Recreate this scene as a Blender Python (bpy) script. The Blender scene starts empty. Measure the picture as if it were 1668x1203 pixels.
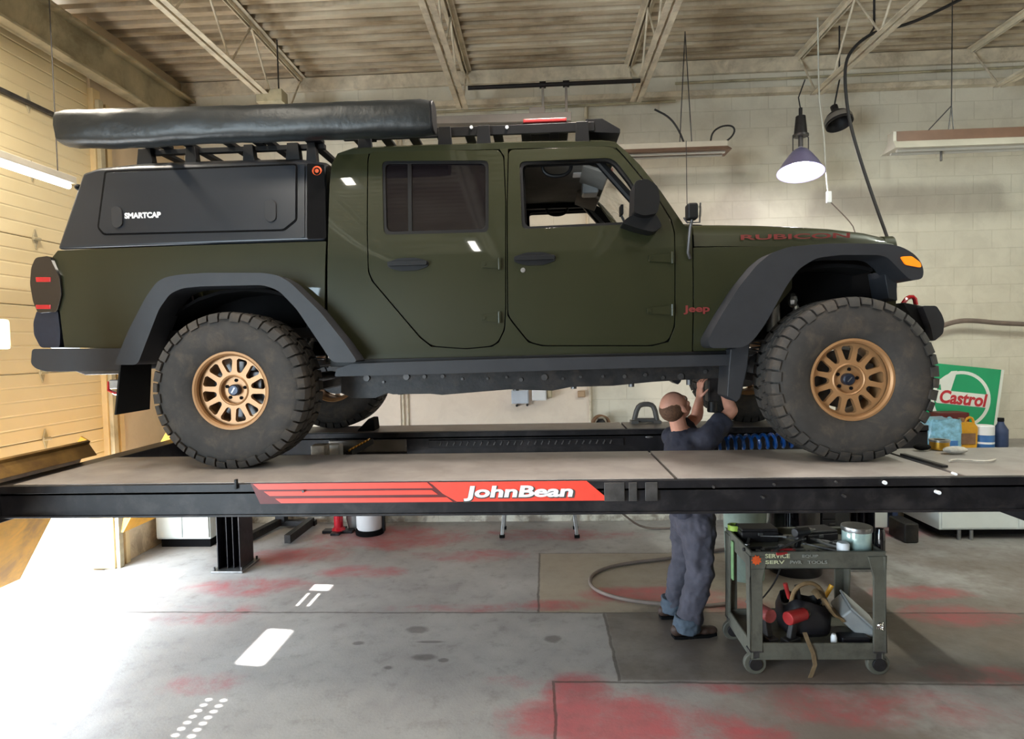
import bpy, bmesh, math, random
from mathutils import Vector, Matrix, noise
from mathutils.geometry import tessellate_polygon
random.seed(7)
PI = math.pi
sc = bpy.context.scene
COL = sc.collection

# ------------------------------------------------------------------ camera
FPX, CX, CY = 1000.0, 834.0, 601.5
CAMZ = 2.05
TH, PH, RO = math.radians(2.9), math.radians(2.3), math.radians(1.2)
cF = Vector((-math.sin(TH)*math.cos(PH), math.cos(TH)*math.cos(PH), -math.sin(PH)))
_r0 = Vector((math.cos(TH), math.sin(TH), 0)); _u0 = _r0.cross(cF)
cR = _r0*math.cos(RO) - _u0*math.sin(RO)
cU = _u0*math.cos(RO) + _r0*math.sin(RO)
CAM = Vector((0, 0, CAMZ))
camd = bpy.data.cameras.new('camera'); cam = bpy.data.objects.new('camera', camd); COL.objects.link(cam)
camd.sensor_fit = 'HORIZONTAL'; camd.sensor_width = 36; camd.lens = 36*FPX/1668.0
camd.clip_start = 0.05; camd.clip_end = 300
cam.matrix_world = Matrix(((cR.x, cU.x, -cF.x, 0), (cR.y, cU.y, -cF.y, 0), (cR.z, cU.z, -cF.z, CAMZ), (0, 0, 0, 1)))
sc.camera = cam

# ------------------------------------------------------------------ view, sky, sun, area lights
sc.view_settings.view_transform = 'Standard'
sc.view_settings.look = 'None'
sc.view_settings.gamma = 1.0
sc.view_settings.use_curve_mapping = False
sc.view_settings.exposure = 0.12
wd = bpy.data.worlds.new('sky'); sc.world = wd; wd.use_nodes = True
wd.node_tree.nodes['Background'].inputs[0].default_value = (0.80, 0.90, 1.0, 1)
wd.node_tree.nodes['Background'].inputs[1].default_value = 3.0
cy = sc.cycles
try:
    cy.max_bounces = 8; cy.diffuse_bounces = 5; cy.glossy_bounces = 4; cy.transmission_bounces = 6
    cy.transparent_max_bounces = 8; cy.sample_clamp_indirect = 4.0; cy.caustics_reflective = False; cy.caustics_refractive = False
    cy.use_denoising = True
except Exception:
    pass

def light(name, kind, loc, energy, color, direction=None, size=None, size_y=None, angle=None, spread=None):
    d = bpy.data.lights.new(name, kind); d.energy = energy; d.color = color
    if kind == 'AREA':
        d.shape = 'RECTANGLE'; d.size = size; d.size_y = size_y
        if spread: d.spread = spread
    if angle is not None: d.angle = angle
    o = bpy.data.objects.new(name, d); COL.objects.link(o); o.location = loc
    if direction is not None:
        o.rotation_euler = Vector(direction).to_track_quat('-Z', 'Y').to_euler()
    return o
XLW = -4.13
light('sun', 'SUN', (-20, 4, 20), 34.0, (1.0, 0.98, 0.94), direction=(1, -0.12, -1.0), angle=math.radians(0.7))
# area lamps added for daylight at the left bay opening and under the raised door
light('bay_daylight_left', 'AREA', (-4.05, -1.75, 1.75), 520, (0.66, 0.86, 1.0), direction=(1, 0.10, -.06), size=2.9, size_y=3.2)
light('door_gap_daylight', 'AREA', (XLW-.10, 4.0, 0.44), 200, (0.78, 0.90, 1.0), direction=(1, 0, .05), size=2.9, size_y=0.7)
FIXT = [(-2.0, 1.6), (2.0, 1.4), (0.1, 3.72), (-3.3, 3.45), (3.85, 3.72), (-1.0, -1.8), (3.6, -1.8)]  # ceiling lamps added out of view to brighten the truck, walls and floor
FIXC = [(1.0, .92, .78), (1.0, .93, .82), (1.0, .89, .80), (1.0, .90, .74), (0.93, 1.0, 0.88), (1, .95, .86), (1, .95, .86)]
FIXE = [46, 48, 130, 72, 108, 22, 22]
for (fx, fy), fc, fe in zip(FIXT, FIXC, FIXE):
    light('added_ceiling_light', 'AREA', (fx, fy, 4.50), fe, fc, direction=(0, 0, -1), size=0.10, size_y=0.9)

def pray(px, py):
    return cF + cR*((px-CX)/FPX) + cU*((CY-py)/FPX)
def at(px, py, X=None, Y=None, Z=None):
    d = pray(px, py)
    t = (X-CAM.x)/d.x if X is not None else ((Y-CAM.y)/d.y if Y is not None else (Z-CAM.z)/d.z)
    return CAM + d*t
def xz(px, py, Y):
    p = at(px, py, Y=Y); return (p.x, p.z)

# ------------------------------------------------------------------ materials
def C(r, g, b):
    f = lambda c: (c/255/12.92) if c/255 <= 0.04045 else ((c/255+0.055)/1.055)**2.4
    return (f(r), f(g), f(b), 1)
class NT:
    def __init__(s, m): s.m = m; s.t = m.node_tree; s.n = s.t.nodes; s.l = s.t.links
    def node(s, typ, **kw):
        n = s.n.new(typ)
        for k, v in kw.items(): setattr(n, k, v)
        return n
    def sock(s, i, v):
        if isinstance(v, bpy.types.NodeSocket): s.l.new(v, i)
        else: i.default_value = v
    def math(s, op, a, b=None, clamp=False):
        n = s.node('ShaderNodeMath', operation=op, use_clamp=clamp); s.sock(n.inputs[0], a)
        if b is not None: s.sock(n.inputs[1], b)
        return n.outputs[0]
    def mix(s, fac, a, b, blend='MIX'):
        n = s.node('ShaderNodeMix', data_type='RGBA', blend_type=blend); s.sock(n.inputs[0], fac); s.sock(n.inputs[6], a); s.sock(n.inputs[7], b)
        return n.outputs[2]
    def noise(s, scale, detail=4, rough=0.55, vec=None, dist=0.0):
        n = s.node('ShaderNodeTexNoise'); n.inputs['Scale'].default_value = scale; n.inputs['Detail'].default_value = detail
        n.inputs['Roughness'].default_value = rough; n.inputs['Distortion'].default_value = dist
        if vec is not None: s.l.new(vec, n.inputs['Vector'])
        return n.outputs[0]
    def ramp(s, fac, stops):
        n = s.node('ShaderNodeValToRGB'); s.l.new(fac, n.inputs[0]); e = n.color_ramp.elements
        while len(e) < len(stops): e.new(0.5)
        for q, (p, c) in zip(e, stops):
            q.position = p; q.color = c if not isinstance(c, (int, float)) else (c, c, c, 1)
        return n.outputs[0]
    def step(s, v, a, b):
        n = s.node('ShaderNodeMapRange', interpolation_type='SMOOTHSTEP'); s.sock(n.inputs[0], v); n.inputs[1].default_value = a; n.inputs[2].default_value = b
        return n.outputs[0]
    def pos(s): return s.node('ShaderNodeNewGeometry').outputs['Position']
    def sep(s, v):
        n = s.node('ShaderNodeSeparateXYZ'); s.l.new(v, n.inputs[0]); return n.outputs
    def comb(s, x, y, z):
        n = s.node('ShaderNodeCombineXYZ'); s.sock(n.inputs[0], x); s.sock(n.inputs[1], y); s.sock(n.inputs[2], z); return n.outputs[0]
    def bump(s, h, strength=0.3, dist=0.01):
        n = s.node('ShaderNodeBump'); n.inputs['Strength'].default_value = strength; n.inputs['Distance'].default_value = dist
        s.l.new(h, n.inputs['Height']); s.l.new(n.outputs[0], s.bsdf.inputs['Normal'])
def newmat(name):
    m = bpy.data.materials.new(name); m.use_nodes = True
    t = NT(m); t.bsdf = m.node_tree.nodes['Principled BSDF']; return m, t
M = {}
def mat(name, col, rough=0.5, metal=0.0, var=0.12, scale=6.0, bump=0.0, bscale=40.0, coat=0.0, emit=None, es=0.0, alpha=1.0, trans=0.0, ior=1.45, spec=0.5, obj=True, coatr=0.03, dirt=None, dirtamt=0.5):
    m, t = newmat(name); b = t.bsdf
    tc = t.node('ShaderNodeTexCoord').outputs['Object']
    col = tuple(col) if len(col) == 4 else tuple(col)+(1,)
    if var > 0:
        n = t.noise(scale, 4, 0.6, tc)
        dark = tuple(c*(1-var*1.6) for c in col[:3])+(1,); lite = tuple(min(1, c*(1+var)) for c in col[:3])+(1,)
        c = t.ramp(n, [(0.32, dark), (0.68, lite)])
        if dirt is not None:
            n2 = t.noise(scale*0.6, 6, 0.7, tc, 0.4)
            c = t.mix(t.math('MULTIPLY', t.step(n2, 0.45, 0.7), dirtamt), c, dirt)
        t.l.new(c, b.inputs['Base Color'])
    else: b.inputs['Base Color'].default_value = col
    b.inputs['Roughness'].default_value = rough; b.inputs['Metallic'].default_value = metal
    b.inputs['Coat Weight'].default_value = coat; b.inputs['Coat Roughness'].default_value = coatr
    b.inputs['IOR'].default_value = ior; b.inputs['Specular IOR Level'].default_value = spec
    if trans: b.inputs['Transmission Weight'].default_value = trans
    if alpha < 1: b.inputs['Alpha'].default_value = alpha
    if emit: b.inputs['Emission Color'].default_value = emit; b.inputs['Emission Strength'].default_value = es
    if bump > 0: t.bump(t.noise(bscale, 3, 0.6, tc), bump, 0.01)
    M[name] = m; return m

mat('green_paint', C(36, 38, 21), 0.42, 0.1, 0.03, 2, coat=0.6, spec=0.2)
mat('cap_black', C(34, 38, 45), 0.36, 0.2, 0.04, 3, bump=0.02, bscale=400, coat=0.15, coatr=0.3)
mat('flare_plastic', C(40, 41, 45), 0.5, 0, 0.08, 8, bump=0.06, bscale=300, spec=0.35)
mat('black_plastic', C(13, 13, 15), 0.5, 0, 0.1, 8, bump=0.05, bscale=200, spec=0.3)
mat('black_inner', C(12, 11, 12), 0.9, 0, 0.15, 8, spec=0.15)
mat('chassis', C(36, 35, 36), 0.5, 0.3, 0.3, 14, bump=0.1, bscale=60, dirt=C(70, 60, 52), dirtamt=0.5)
mat('rubber', C(50, 47, 45), 0.78, 0, 0.14, 12, bump=0.08, bscale=90, dirt=C(88, 76, 64), dirtamt=0.45)
mat('bronze', C(160, 120, 82), 0.42, 0.35, 0.05, 6)
mat('bronze_dark', C(122, 78, 46), 0.45, 0.4, 0.05, 6)
mat('cap_blue', C(40, 44, 58), 0.35, 0.4, 0.1, 20)
mat('steel', C(150, 150, 150), 0.35, 0.9, 0.15, 12)
mat('dark_steel', C(84, 82, 82), 0.45, 0.7, 0.2, 12)
mat('chrome', C(220, 222, 225), 0.15, 1.0, 0.02, 4)
mat('tint_glass', C(20, 16, 18), 0.06, 0, 0.0, coat=0.0, spec=0.35)
mat('clear_glass', C(235, 240, 238), 0.02, 0, 0, trans=1.0, alpha=0.25)
mat('smoked_lens', C(26, 24, 26), 0.1, 0, 0.05, 5, coat=0.8)
mat('red_lens', C(170, 24, 34), 0.15, 0, 0.05, 9, coat=0.8)
mat('amber_lens', C(255, 140, 20), 0.2, 0, 0.05, 9, coat=0.5, emit=C(255, 120, 10), es=0.35)
mat('headliner', C(120, 116, 110), 0.9, 0, 0.08, 8)
mat('seat_fabric', C(36, 34, 34), 0.85, 0, 0.15, 14)
mat('awning_pvc', C(22, 25, 26), 0.40, 0, 0.10, 7, bump=0.35, bscale=14)
mat('white_print', C(225, 225, 228), 0.5, 0, 0.05, 30)
mat('red_print', C(104, 34, 32), 0.5, 0, 0.05, 30)
mat('orange_print', C(210, 84, 34), 0.5, 0, 0.1, 30)
mat('lift_black', C(24, 23, 27), 0.42, 0.1, 0.25, 9, bump=0.05, bscale=60, spec=.35, dirt=C(70, 66, 66), dirtamt=0.35)
mat('lift_deck', C(142, 136, 133), 0.42, 0.15, 0.12, 5, bump=0.2, bscale=220, dirt=C(112, 104, 98), dirtamt=0.5)
mat('decal_red', C(226, 70, 54), 0.4, 0, 0.06, 12)
mat('decal_dark', C(92, 26, 26), 0.45, 0, 0.1, 12)
mat('print_grey', C(70, 66, 62), 0.5, 0, 0.05, 30)
mat('ramp_yellow', C(236, 172, 40), 0.5, 0.05, 0.14, 6, dirt=C(120, 88, 50), dirtamt=0.5)
mat('lip_brown', C(128, 98, 52), 0.5, 0.05, 0.2, 6, dirt=C(86, 60, 40), dirtamt=0.6)
mat('tan_paint', C(205, 182, 138), 0.6, 0, 0.08, 3)
mat('wood_brown', C(130, 96, 70), 0.6, 0, 0.2, 8)
mat('joist_paint', C(214, 202, 180), 0.6, 0.0, 0.14, 5, dirt=C(110, 90, 66), dirtamt=0.5)
mat('beam_paint', C(182, 172, 144), 0.6, 0.0, 0.18, 3, dirt=C(96, 86, 60), dirtamt=0.6)
mat('black_pipe', C(30, 26, 26), 0.5, 0.3, 0.1, 8)
mat('fixture_white', C(196, 190, 176), 0.45, 0, 0.06, 5)
mat('fixture_brown', C(112, 84, 68), 0.5, 0, 0.1, 5)
mat('fixture_grey', C(126, 120, 114), 0.5, 0.2, 0.08, 5)
mat('tube_lit', C(255, 255, 255), 0.3, 0, 0, emit=(0.80, 0.88, 1.0, 1), es=5.0)
mat('bulb_lit', C(255, 255, 255), 0.3, 0, 0, emit=(1.0, 0.97, 1.0, 1), es=12.0)
mat('tube_off', C(200, 196, 186), 0.3, 0, 0.02, 3)
mat('reflector', C(150, 146, 190), 0.3, 0.5, 0.05, 5)
mat('cable_black', C(34, 32, 32), 0.6, 0, 0.1, 8)
mat('cable_white', C(205, 203, 192), 0.5, 0, 0.05, 8)
mat('hose_grey', C(118, 104, 96), 0.6, 0, 0.1, 8)
mat('hose_blue', C(16, 76, 150), 0.3, 0, 0.1, 8, coat=0.4)
mat('skin', C(206, 146, 122), 0.5, 0, 0.08, 14)
mat('hair', C(96, 66, 46), 0.8, 0, 0.25, 60, bump=0.4, bscale=160)
mat('shirt', C(46, 46, 58), 0.85, 0, 0.16, 8, bump=0.35, bscale=26)
mat('trousers', C(68, 66, 76), 0.85, 0, 0.16, 7, bump=0.4, bscale=20)
mat('trouser_cuff', C(70, 80, 92), 0.85, 0, 0.2, 12, bump=0.3, bscale=30)
mat('boot', C(62, 44, 36), 0.6, 0, 0.2, 14)
mat('cart_grey', C(92, 90, 80), 0.6, 0.0, 0.14, 6, bump=0.12, bscale=60, dirt=C(50, 46, 42), dirtamt=0.6)
mat('tool_steel', C(130, 128, 126), 0.35, 0.8, 0.2, 20)
mat('tool_dark', C(40, 37, 38), 0.5, 0.2, 0.25, 20)
mat('tool_red', C(170, 46, 46), 0.45, 0, 0.15, 12)
mat('tool_pinkred', C(168, 84, 84), 0.5, 0, 0.2, 12)
mat('strap_tan', C(120, 100, 74), 0.85, 0, 0.2, 30)
mat('leather_tan', C(116, 92, 62), 0.7, 0, 0.25, 14)
mat('grey_plastic', C(150, 152, 152), 0.4, 0, 0.1, 6)
mat('jar_glass', C(190, 214, 208), 0.12, 0.3, 0.1, 12)
mat('white_plastic', C(232, 234, 236), 0.4, 0, 0.04, 4)
mat('cabinet_white', C(222, 228, 226), 0.45, 0, 0.04, 3)
mat('cabinet_yellow', C(214, 176, 60), 0.5, 0, 0.1, 4)
mat('green_tape', C(150, 176, 70), 0.5, 0, 0.1, 10)
mat('green_strip', C(116, 150, 104), 0.5, 0, 0.1, 10)
mat('can_green', C(150, 168, 158), 0.5, 0.1, 0.14, 4, dirt=C(100, 108, 100), dirtamt=0.5)
mat('drum_black', C(16, 15, 20), 0.12, 0.2, 0.1, 4, coat=0.9)
mat('lift_red', C(196, 26, 44), 0.35, 0, 0.08, 8, coat=0.3)
mat('label_yellow', C(214, 182, 60), 0.5, 0, 0.1, 20)
mat('label_navy', C(46, 62, 96), 0.5, 0, 0.1, 20)
mat('castrol_green', C(30, 156, 104), 0.45, 0, 0.04, 3)
mat('castrol_white', C(226, 230, 222), 0.5, 0, 0.03, 3)
mat('castrol_red', C(186, 46, 56), 0.5, 0, 0.04, 3)
mat('box_grey', C(196, 206, 220), 0.5, 0, 0.06, 6)
mat('card_brown', C(186, 158, 128), 0.8, 0, 0.1, 6)
mat('jug_yellow', C(206, 150, 34), 0.4, 0, 0.15, 9)
mat('bag_blue', C(130, 186, 214), 0.3, 0, 0.25, 20, bump=0.4, bscale=50, coat=0.5)
mat('can_blue', C(60, 110, 170), 0.35, 0.1, 0.1, 9)
mat('brass', C(206, 156, 60), 0.3, 0.8, 0.15, 9)
mat('rag', C(176, 170, 160), 0.9, 0, 0.2, 20, bump=0.5, bscale=40)

def wallmat(name, col, dirt, block=True, bs=0.35):
    m, t = newmat(name); p = t.pos(); x, y, z = t.sep(p)
    n = t.noise(1.3, 5, 0.6, p); c = t.ramp(n, [(0.3, tuple(k*0.9 for k in col[:3])+(1,)), (0.7, col)])
    n2 = t.noise(3.0, 6, 0.7, p, 0.5)
    low = t.math('SUBTRACT', 1.0, t.step(z, 0.02, 0.5))
    f = t.math('MULTIPLY', t.step(n2, 0.42, 0.62), t.math('ADD', t.math('MULTIPLY', low, 0.65), 0.10))
    c = t.mix(f, c, dirt)
    if block:
        b = t.node('ShaderNodeTexBrick'); t.l.new(t.comb(t.math('ADD', x, y), z, 0.0), b.inputs['Vector'])
        b.inputs['Color1'].default_value = (1, 1, 1, 1); b.inputs['Color2'].default_value = (0.97, 0.97, 0.97, 1); b.inputs['Mortar'].default_value = (0.91, 0.905, 0.89, 1)
        b.inputs['Scale'].default_value = 1.0; b.inputs['Mortar Size'].default_value = 0.006; b.inputs['Mortar Smooth'].default_value = 0.6
        b.inputs['Brick Width'].default_value = 0.40; b.inputs['Row Height'].default_value = 0.20
        c = t.mix(1.0, c, b.outputs[0], 'MULTIPLY')
        h = t.math('ADD', t.math('MULTIPLY', t.math('SUBTRACT', 1.0, b.outputs[1]), 1.0), t.math('MULTIPLY', t.noise(60, 3, 0.6, p), 0.4))
        t.bump(h, bs, 0.01)
    t.l.new(c, t.bsdf.inputs['Base Color']); t.bsdf.inputs['Roughness'].default_value = 0.6
    M[name] = m
wallmat('block_wall', C(222, 216, 200), C(110, 92, 78))
wallmat('board_wall', C(232, 218, 202), C(150, 120, 100), block=False)
wallmat('side_wall', C(208, 188, 158), C(130, 110, 90), block=False)

def doormat():
    m, t = newmat('door_panel'); p = t.pos(); x, y, z = t.sep(p)
    c = t.ramp(t.noise(1.2, 4, 0.5, p), [(0.3, C(210, 194, 154)), (0.7, C(222, 207, 170))])
    fr = t.math('FRACT', t.math('DIVIDE', t.math('SUBTRACT', z, 0.80), 0.11))
    g = t.math('MULTIPLY', t.step(fr, 0.0, 0.10), t.math('SUBTRACT', 1.0, t.step(fr, 0.90, 1.0)))
    t.bump(g, 0.55, 0.012)
    t.l.new(c, t.bsdf.inputs['Base Color']); t.bsdf.inputs['Roughness'].default_value = 0.42; M['door_panel'] = m
wallmat('front_wall', C(112, 98, 82), C(80, 66, 54), block=False)
doormat()
def ceilmat():
    m, t = newmat('deck_metal'); p = t.pos(); x, y, z = t.sep(p)
    n = t.noise(0.8, 6, 0.65, t.comb(x, t.math('MULTIPLY', y, 3.0), 0.0), 0.3)
    c = t.ramp(n, [(0.34, C(140, 122, 98)), (0.50, C(190, 174, 150)), (0.66, C(214, 202, 180))])
    n2 = t.noise(1.6, 5, 0.7, t.comb(t.math('MULTIPLY', x, 0.7), t.math('MULTIPLY', y, 7.0), 3.0))
    c = t.mix(t.math('MULTIPLY', t.step(n2, 0.54, 0.72), 0.6), c, C(100, 80, 62))
    t.l.new(c, t.bsdf.inputs['Base Color']); t.bsdf.inputs['Roughness'].default_value = 0.55; M['deck_metal'] = m
ceilmat()
def floormat():
    m, t = newmat('concrete'); p = t.pos(); x, y, z = t.sep(p)
    n1 = t.noise(0.9, 6, 0.65, p); n2 = t.noise(7, 6, 0.7, p); n3 = t.noise(60, 3, 0.7, p)
    base = t.ramp(n1, [(0.3, C(142, 139, 139)), (0.55, C(168, 165, 163)), (0.75, C(184, 181, 179))])
    base = t.mix(t.math('MULTIPLY', t.step(n2, 0.5, 0.72), 0.35), base, C(104, 96, 88))
    base = t.mix(t.math('MULTIPLY', t.step(n3, 0.55, 0.75), 0.18), base, C(90, 84, 78))
    def box(x0, x1, y0, y1, e=0.02):
        a = t.math('MULTIPLY', t.step(x, x0-e, x0+e), t.math('SUBTRACT', 1.0, t.step(x, x1-e, x1+e)))
        b = t.math('MULTIPLY', t.step(y, y0-e, y0+e), t.math('SUBTRACT', 1.0, t.step(y, y1-e, y1+e)))
        return t.math('MULTIPLY', a, b)
    # lighter poured patch and the worn dark slab around the cart
    base = t.mix(t.math('MULTIPLY', box(-0.07, 2.2, 4.62, 5.95, 0.015), 0.75), base, C(160, 146, 124))
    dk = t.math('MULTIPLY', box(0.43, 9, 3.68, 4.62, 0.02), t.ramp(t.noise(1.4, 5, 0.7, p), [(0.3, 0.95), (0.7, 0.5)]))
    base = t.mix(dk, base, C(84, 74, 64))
    dk2 = t.math('MULTIPLY', box(0.9, 9, -5, 6.3, 0.7), t.step(t.noise(1.0, 5, 0.7, p), 0.30, 0.60))
    base = t.mix(t.math('MULTIPLY', dk2, 0.8), base, C(108, 94, 84))
    # red floor paint left in patches
    rn = t.math('ADD', t.math('MULTIPLY', t.noise(2.2, 7, 0.72, p, 0.6), 0.75), t.math('MULTIPLY', t.noise(14, 5, 0.8, t.comb(t.math('MULTIPLY', x, 0.45), y, 0.0)), 0.25))
    tot = None
    for (ex, ey, rx, ry, k) in RED:
        dx = t.math('DIVIDE', t.math('SUBTRACT', x, ex), rx); dy = t.math('DIVIDE', t.math('SUBTRACT', y, ey), ry)
        d = t.math('SQRT', t.math('ADD', t.math('MULTIPLY', dx, dx), t.math('MULTIPLY', dy, dy)))
        f = t.math('MULTIPLY', t.math('SUBTRACT', 1.0, t.step(d, 0.3, 1.15)), k)
        tot = f if tot is None else t.math('MAXIMUM', tot, f)
    rf = t.math('MULTIPLY', t.step(t.math('ADD', t.math('MULTIPLY', tot, 0.30), rn), 0.54, 0.90), t.step(tot, 0.0, 0.5))
    rcol = t.ramp(n2, [(0.3, C(150, 62, 70)), (0.7, C(196, 84, 92))])
    base = t.mix(t.math('MULTIPLY', rf, 0.8), base, rcol)
    # joints and cracks
    wob = t.math('MULTIPLY', t.math('SUBTRACT', t.noise(2.5, 4, 0.7, p), 0.5), 0.05)
    def jline(coord, c0, w, lo, hi, other):
        a = t.math('ABSOLUTE', t.math('SUBTRACT', t.math('ADD', coord, wob), c0))
        f = t.math('SUBTRACT', 1.0, t.step(a, w*0.4, w))
        return t.math('MULTIPLY', f, t.math('MULTIPLY', t.step(other, lo-.02, lo), t.math('SUBTRACT', 1.0, t.step(other, hi, hi+.02))))
    cr = None
    for a in [(y, 4.62, .014, -4, 9, x), (x, -0.07, .012, 4.62, 5.95, y), (x, 0.43, .014, 3.68, 4.62, y), (y, 3.66, .014, .04, 9, x), (x, 0.03, .012, -4, 3.66, y), (y, 5.95, .010, -0.07, 3, x)]:
        f = jline(*a); cr = f if cr is None else t.math('MAXIMUM', cr, f)
    base = t.mix(t.math('MULTIPLY', cr, 0.7), base, C(62, 54, 50))
    # oil spots
    sp = None
    for (ex, ey, rx, ry) in SPOTS:
        dx = t.math('DIVIDE', t.math('SUBTRACT', x, ex), rx); dy = t.math('DIVIDE', t.math('SUBTRACT', y, ey), ry)
        d = t.math('ADD', t.math('SQRT', t.math('ADD', t.math('MULTIPLY', dx, dx), t.math('MULTIPLY', dy, dy))), t.math('MULTIPLY', t.math('SUBTRACT', n2, 0.5), 1.6))
        f = t.math('SUBTRACT', 1.0, t.step(d, 0.55, 1.1)); sp = f if sp is None else t.math('MAXIMUM', sp, f)
    base = t.mix(t.math('MULTIPLY', sp, 0.6), base, C(66, 60, 58))
    t.l.new(base, t.bsdf.inputs['Base Color'])
    t.l.new(t.ramp(n2, [(0.3, 0.38), (0.7, 0.62)]), t.bsdf.inputs['Roughness'])
    t.bump(t.math('ADD', n3, t.math('MULTIPLY', cr, -2.0)), 0.12, 0.01)
    M['concrete'] = m
def fl(px, py): p = at(px, py, Z=0); return p.x, p.y
RED = []
for px, py, rx, ry, k in [(640, 875, 1.2, .55, 1.0), (480, 905, .9, .35, .85), (760, 905, .9, .25, .7), (590, 930, .6, .22, .8), (420, 955, .8, .3, .75), (1060, 968, .75, .22, 1.25),
                          (905, 985, .5, .14, .9), (1000, 1170, .75, .35, 1.3), (1160, 1185, .5, .2, .8), (940, 1130, .3, .3, 1.0), (1500, 965, .55, .2, 1.0), (1560, 1000, .6, .25, .8),
                          (1440, 865, .7, .3, .9), (1180, 985, .5, .2, .8), (900, 870, 1.2, .3, .8), (1150, 1120, .4, .1, .75), (1220, 1195, .3, .12, 1.0), (1430, 1150, 1.0, .3, .6),
                          (350, 1000, .8, .3, .5), (320, 1115, .5, .2, .5), (760, 990, .9, .12, .6), (1590, 1100, .5, .2, .6), (840, 1110, .3, .12, .6), (1300, 900, .6, .25, .6)]:
    a, b = fl(px, py); RED.append((a, b, rx, ry, k))
SPOTS = []
for px, py, rx, ry in [(585, 1047, .045, .03), (690, 1070, .10, .05), (680, 1025, .09, .07), (722, 1075, .04, .03), (400, 997, .04, .02), (900, 1040, .07, .06), (700, 1045, .12, .02), (632, 1087, .04, .03), (1090, 1000, .4, .15), (1520, 1090, .3, .2)]:
    a, b = fl(px, py); SPOTS.append((a, b, rx, ry))
floormat()

# ------------------------------------------------------------------ mesh helpers
def tag(o, label=None, cat=None, group=None, kind=None):
    if label: o['label'] = label
    if cat: o['category'] = cat
    if group: o['group'] = group
    if kind: o['kind'] = kind
    return o
def thing(name, label, cat, loc=(0, 0, 0), group=None):
    o = bpy.data.objects.new(name, None); COL.objects.link(o); o.empty_display_size = 0.1
    o.location = loc; ORI[o.name] = Vector(loc)
    return tag(o, label, cat, group)
ORI = {}
def roundpoly(pts, r, n=4):
    out = []; m = len(pts)
    rr = r if isinstance(r, (list, tuple)) else [r]*m
    for i in range(m):
        p = Vector(pts[i]).to_2d(); a = Vector(pts[i-1]).to_2d(); b = Vector(pts[(i+1) % m]).to_2d()
        da = (a-p); db = (b-p); d = min(rr[i], da.length*0.45, db.length*0.45)
        if d < 1e-5: out.append((p.x, p.y)); continue
        p0 = p+da.normalized()*d; p1 = p+db.normalized()*d
        for k in range(n+1):
            t = k/n; q = p0*(1-t)**2 + p*2*t*(1-t) + p1*t*t; out.append((q.x, q.y))
    return out
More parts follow.
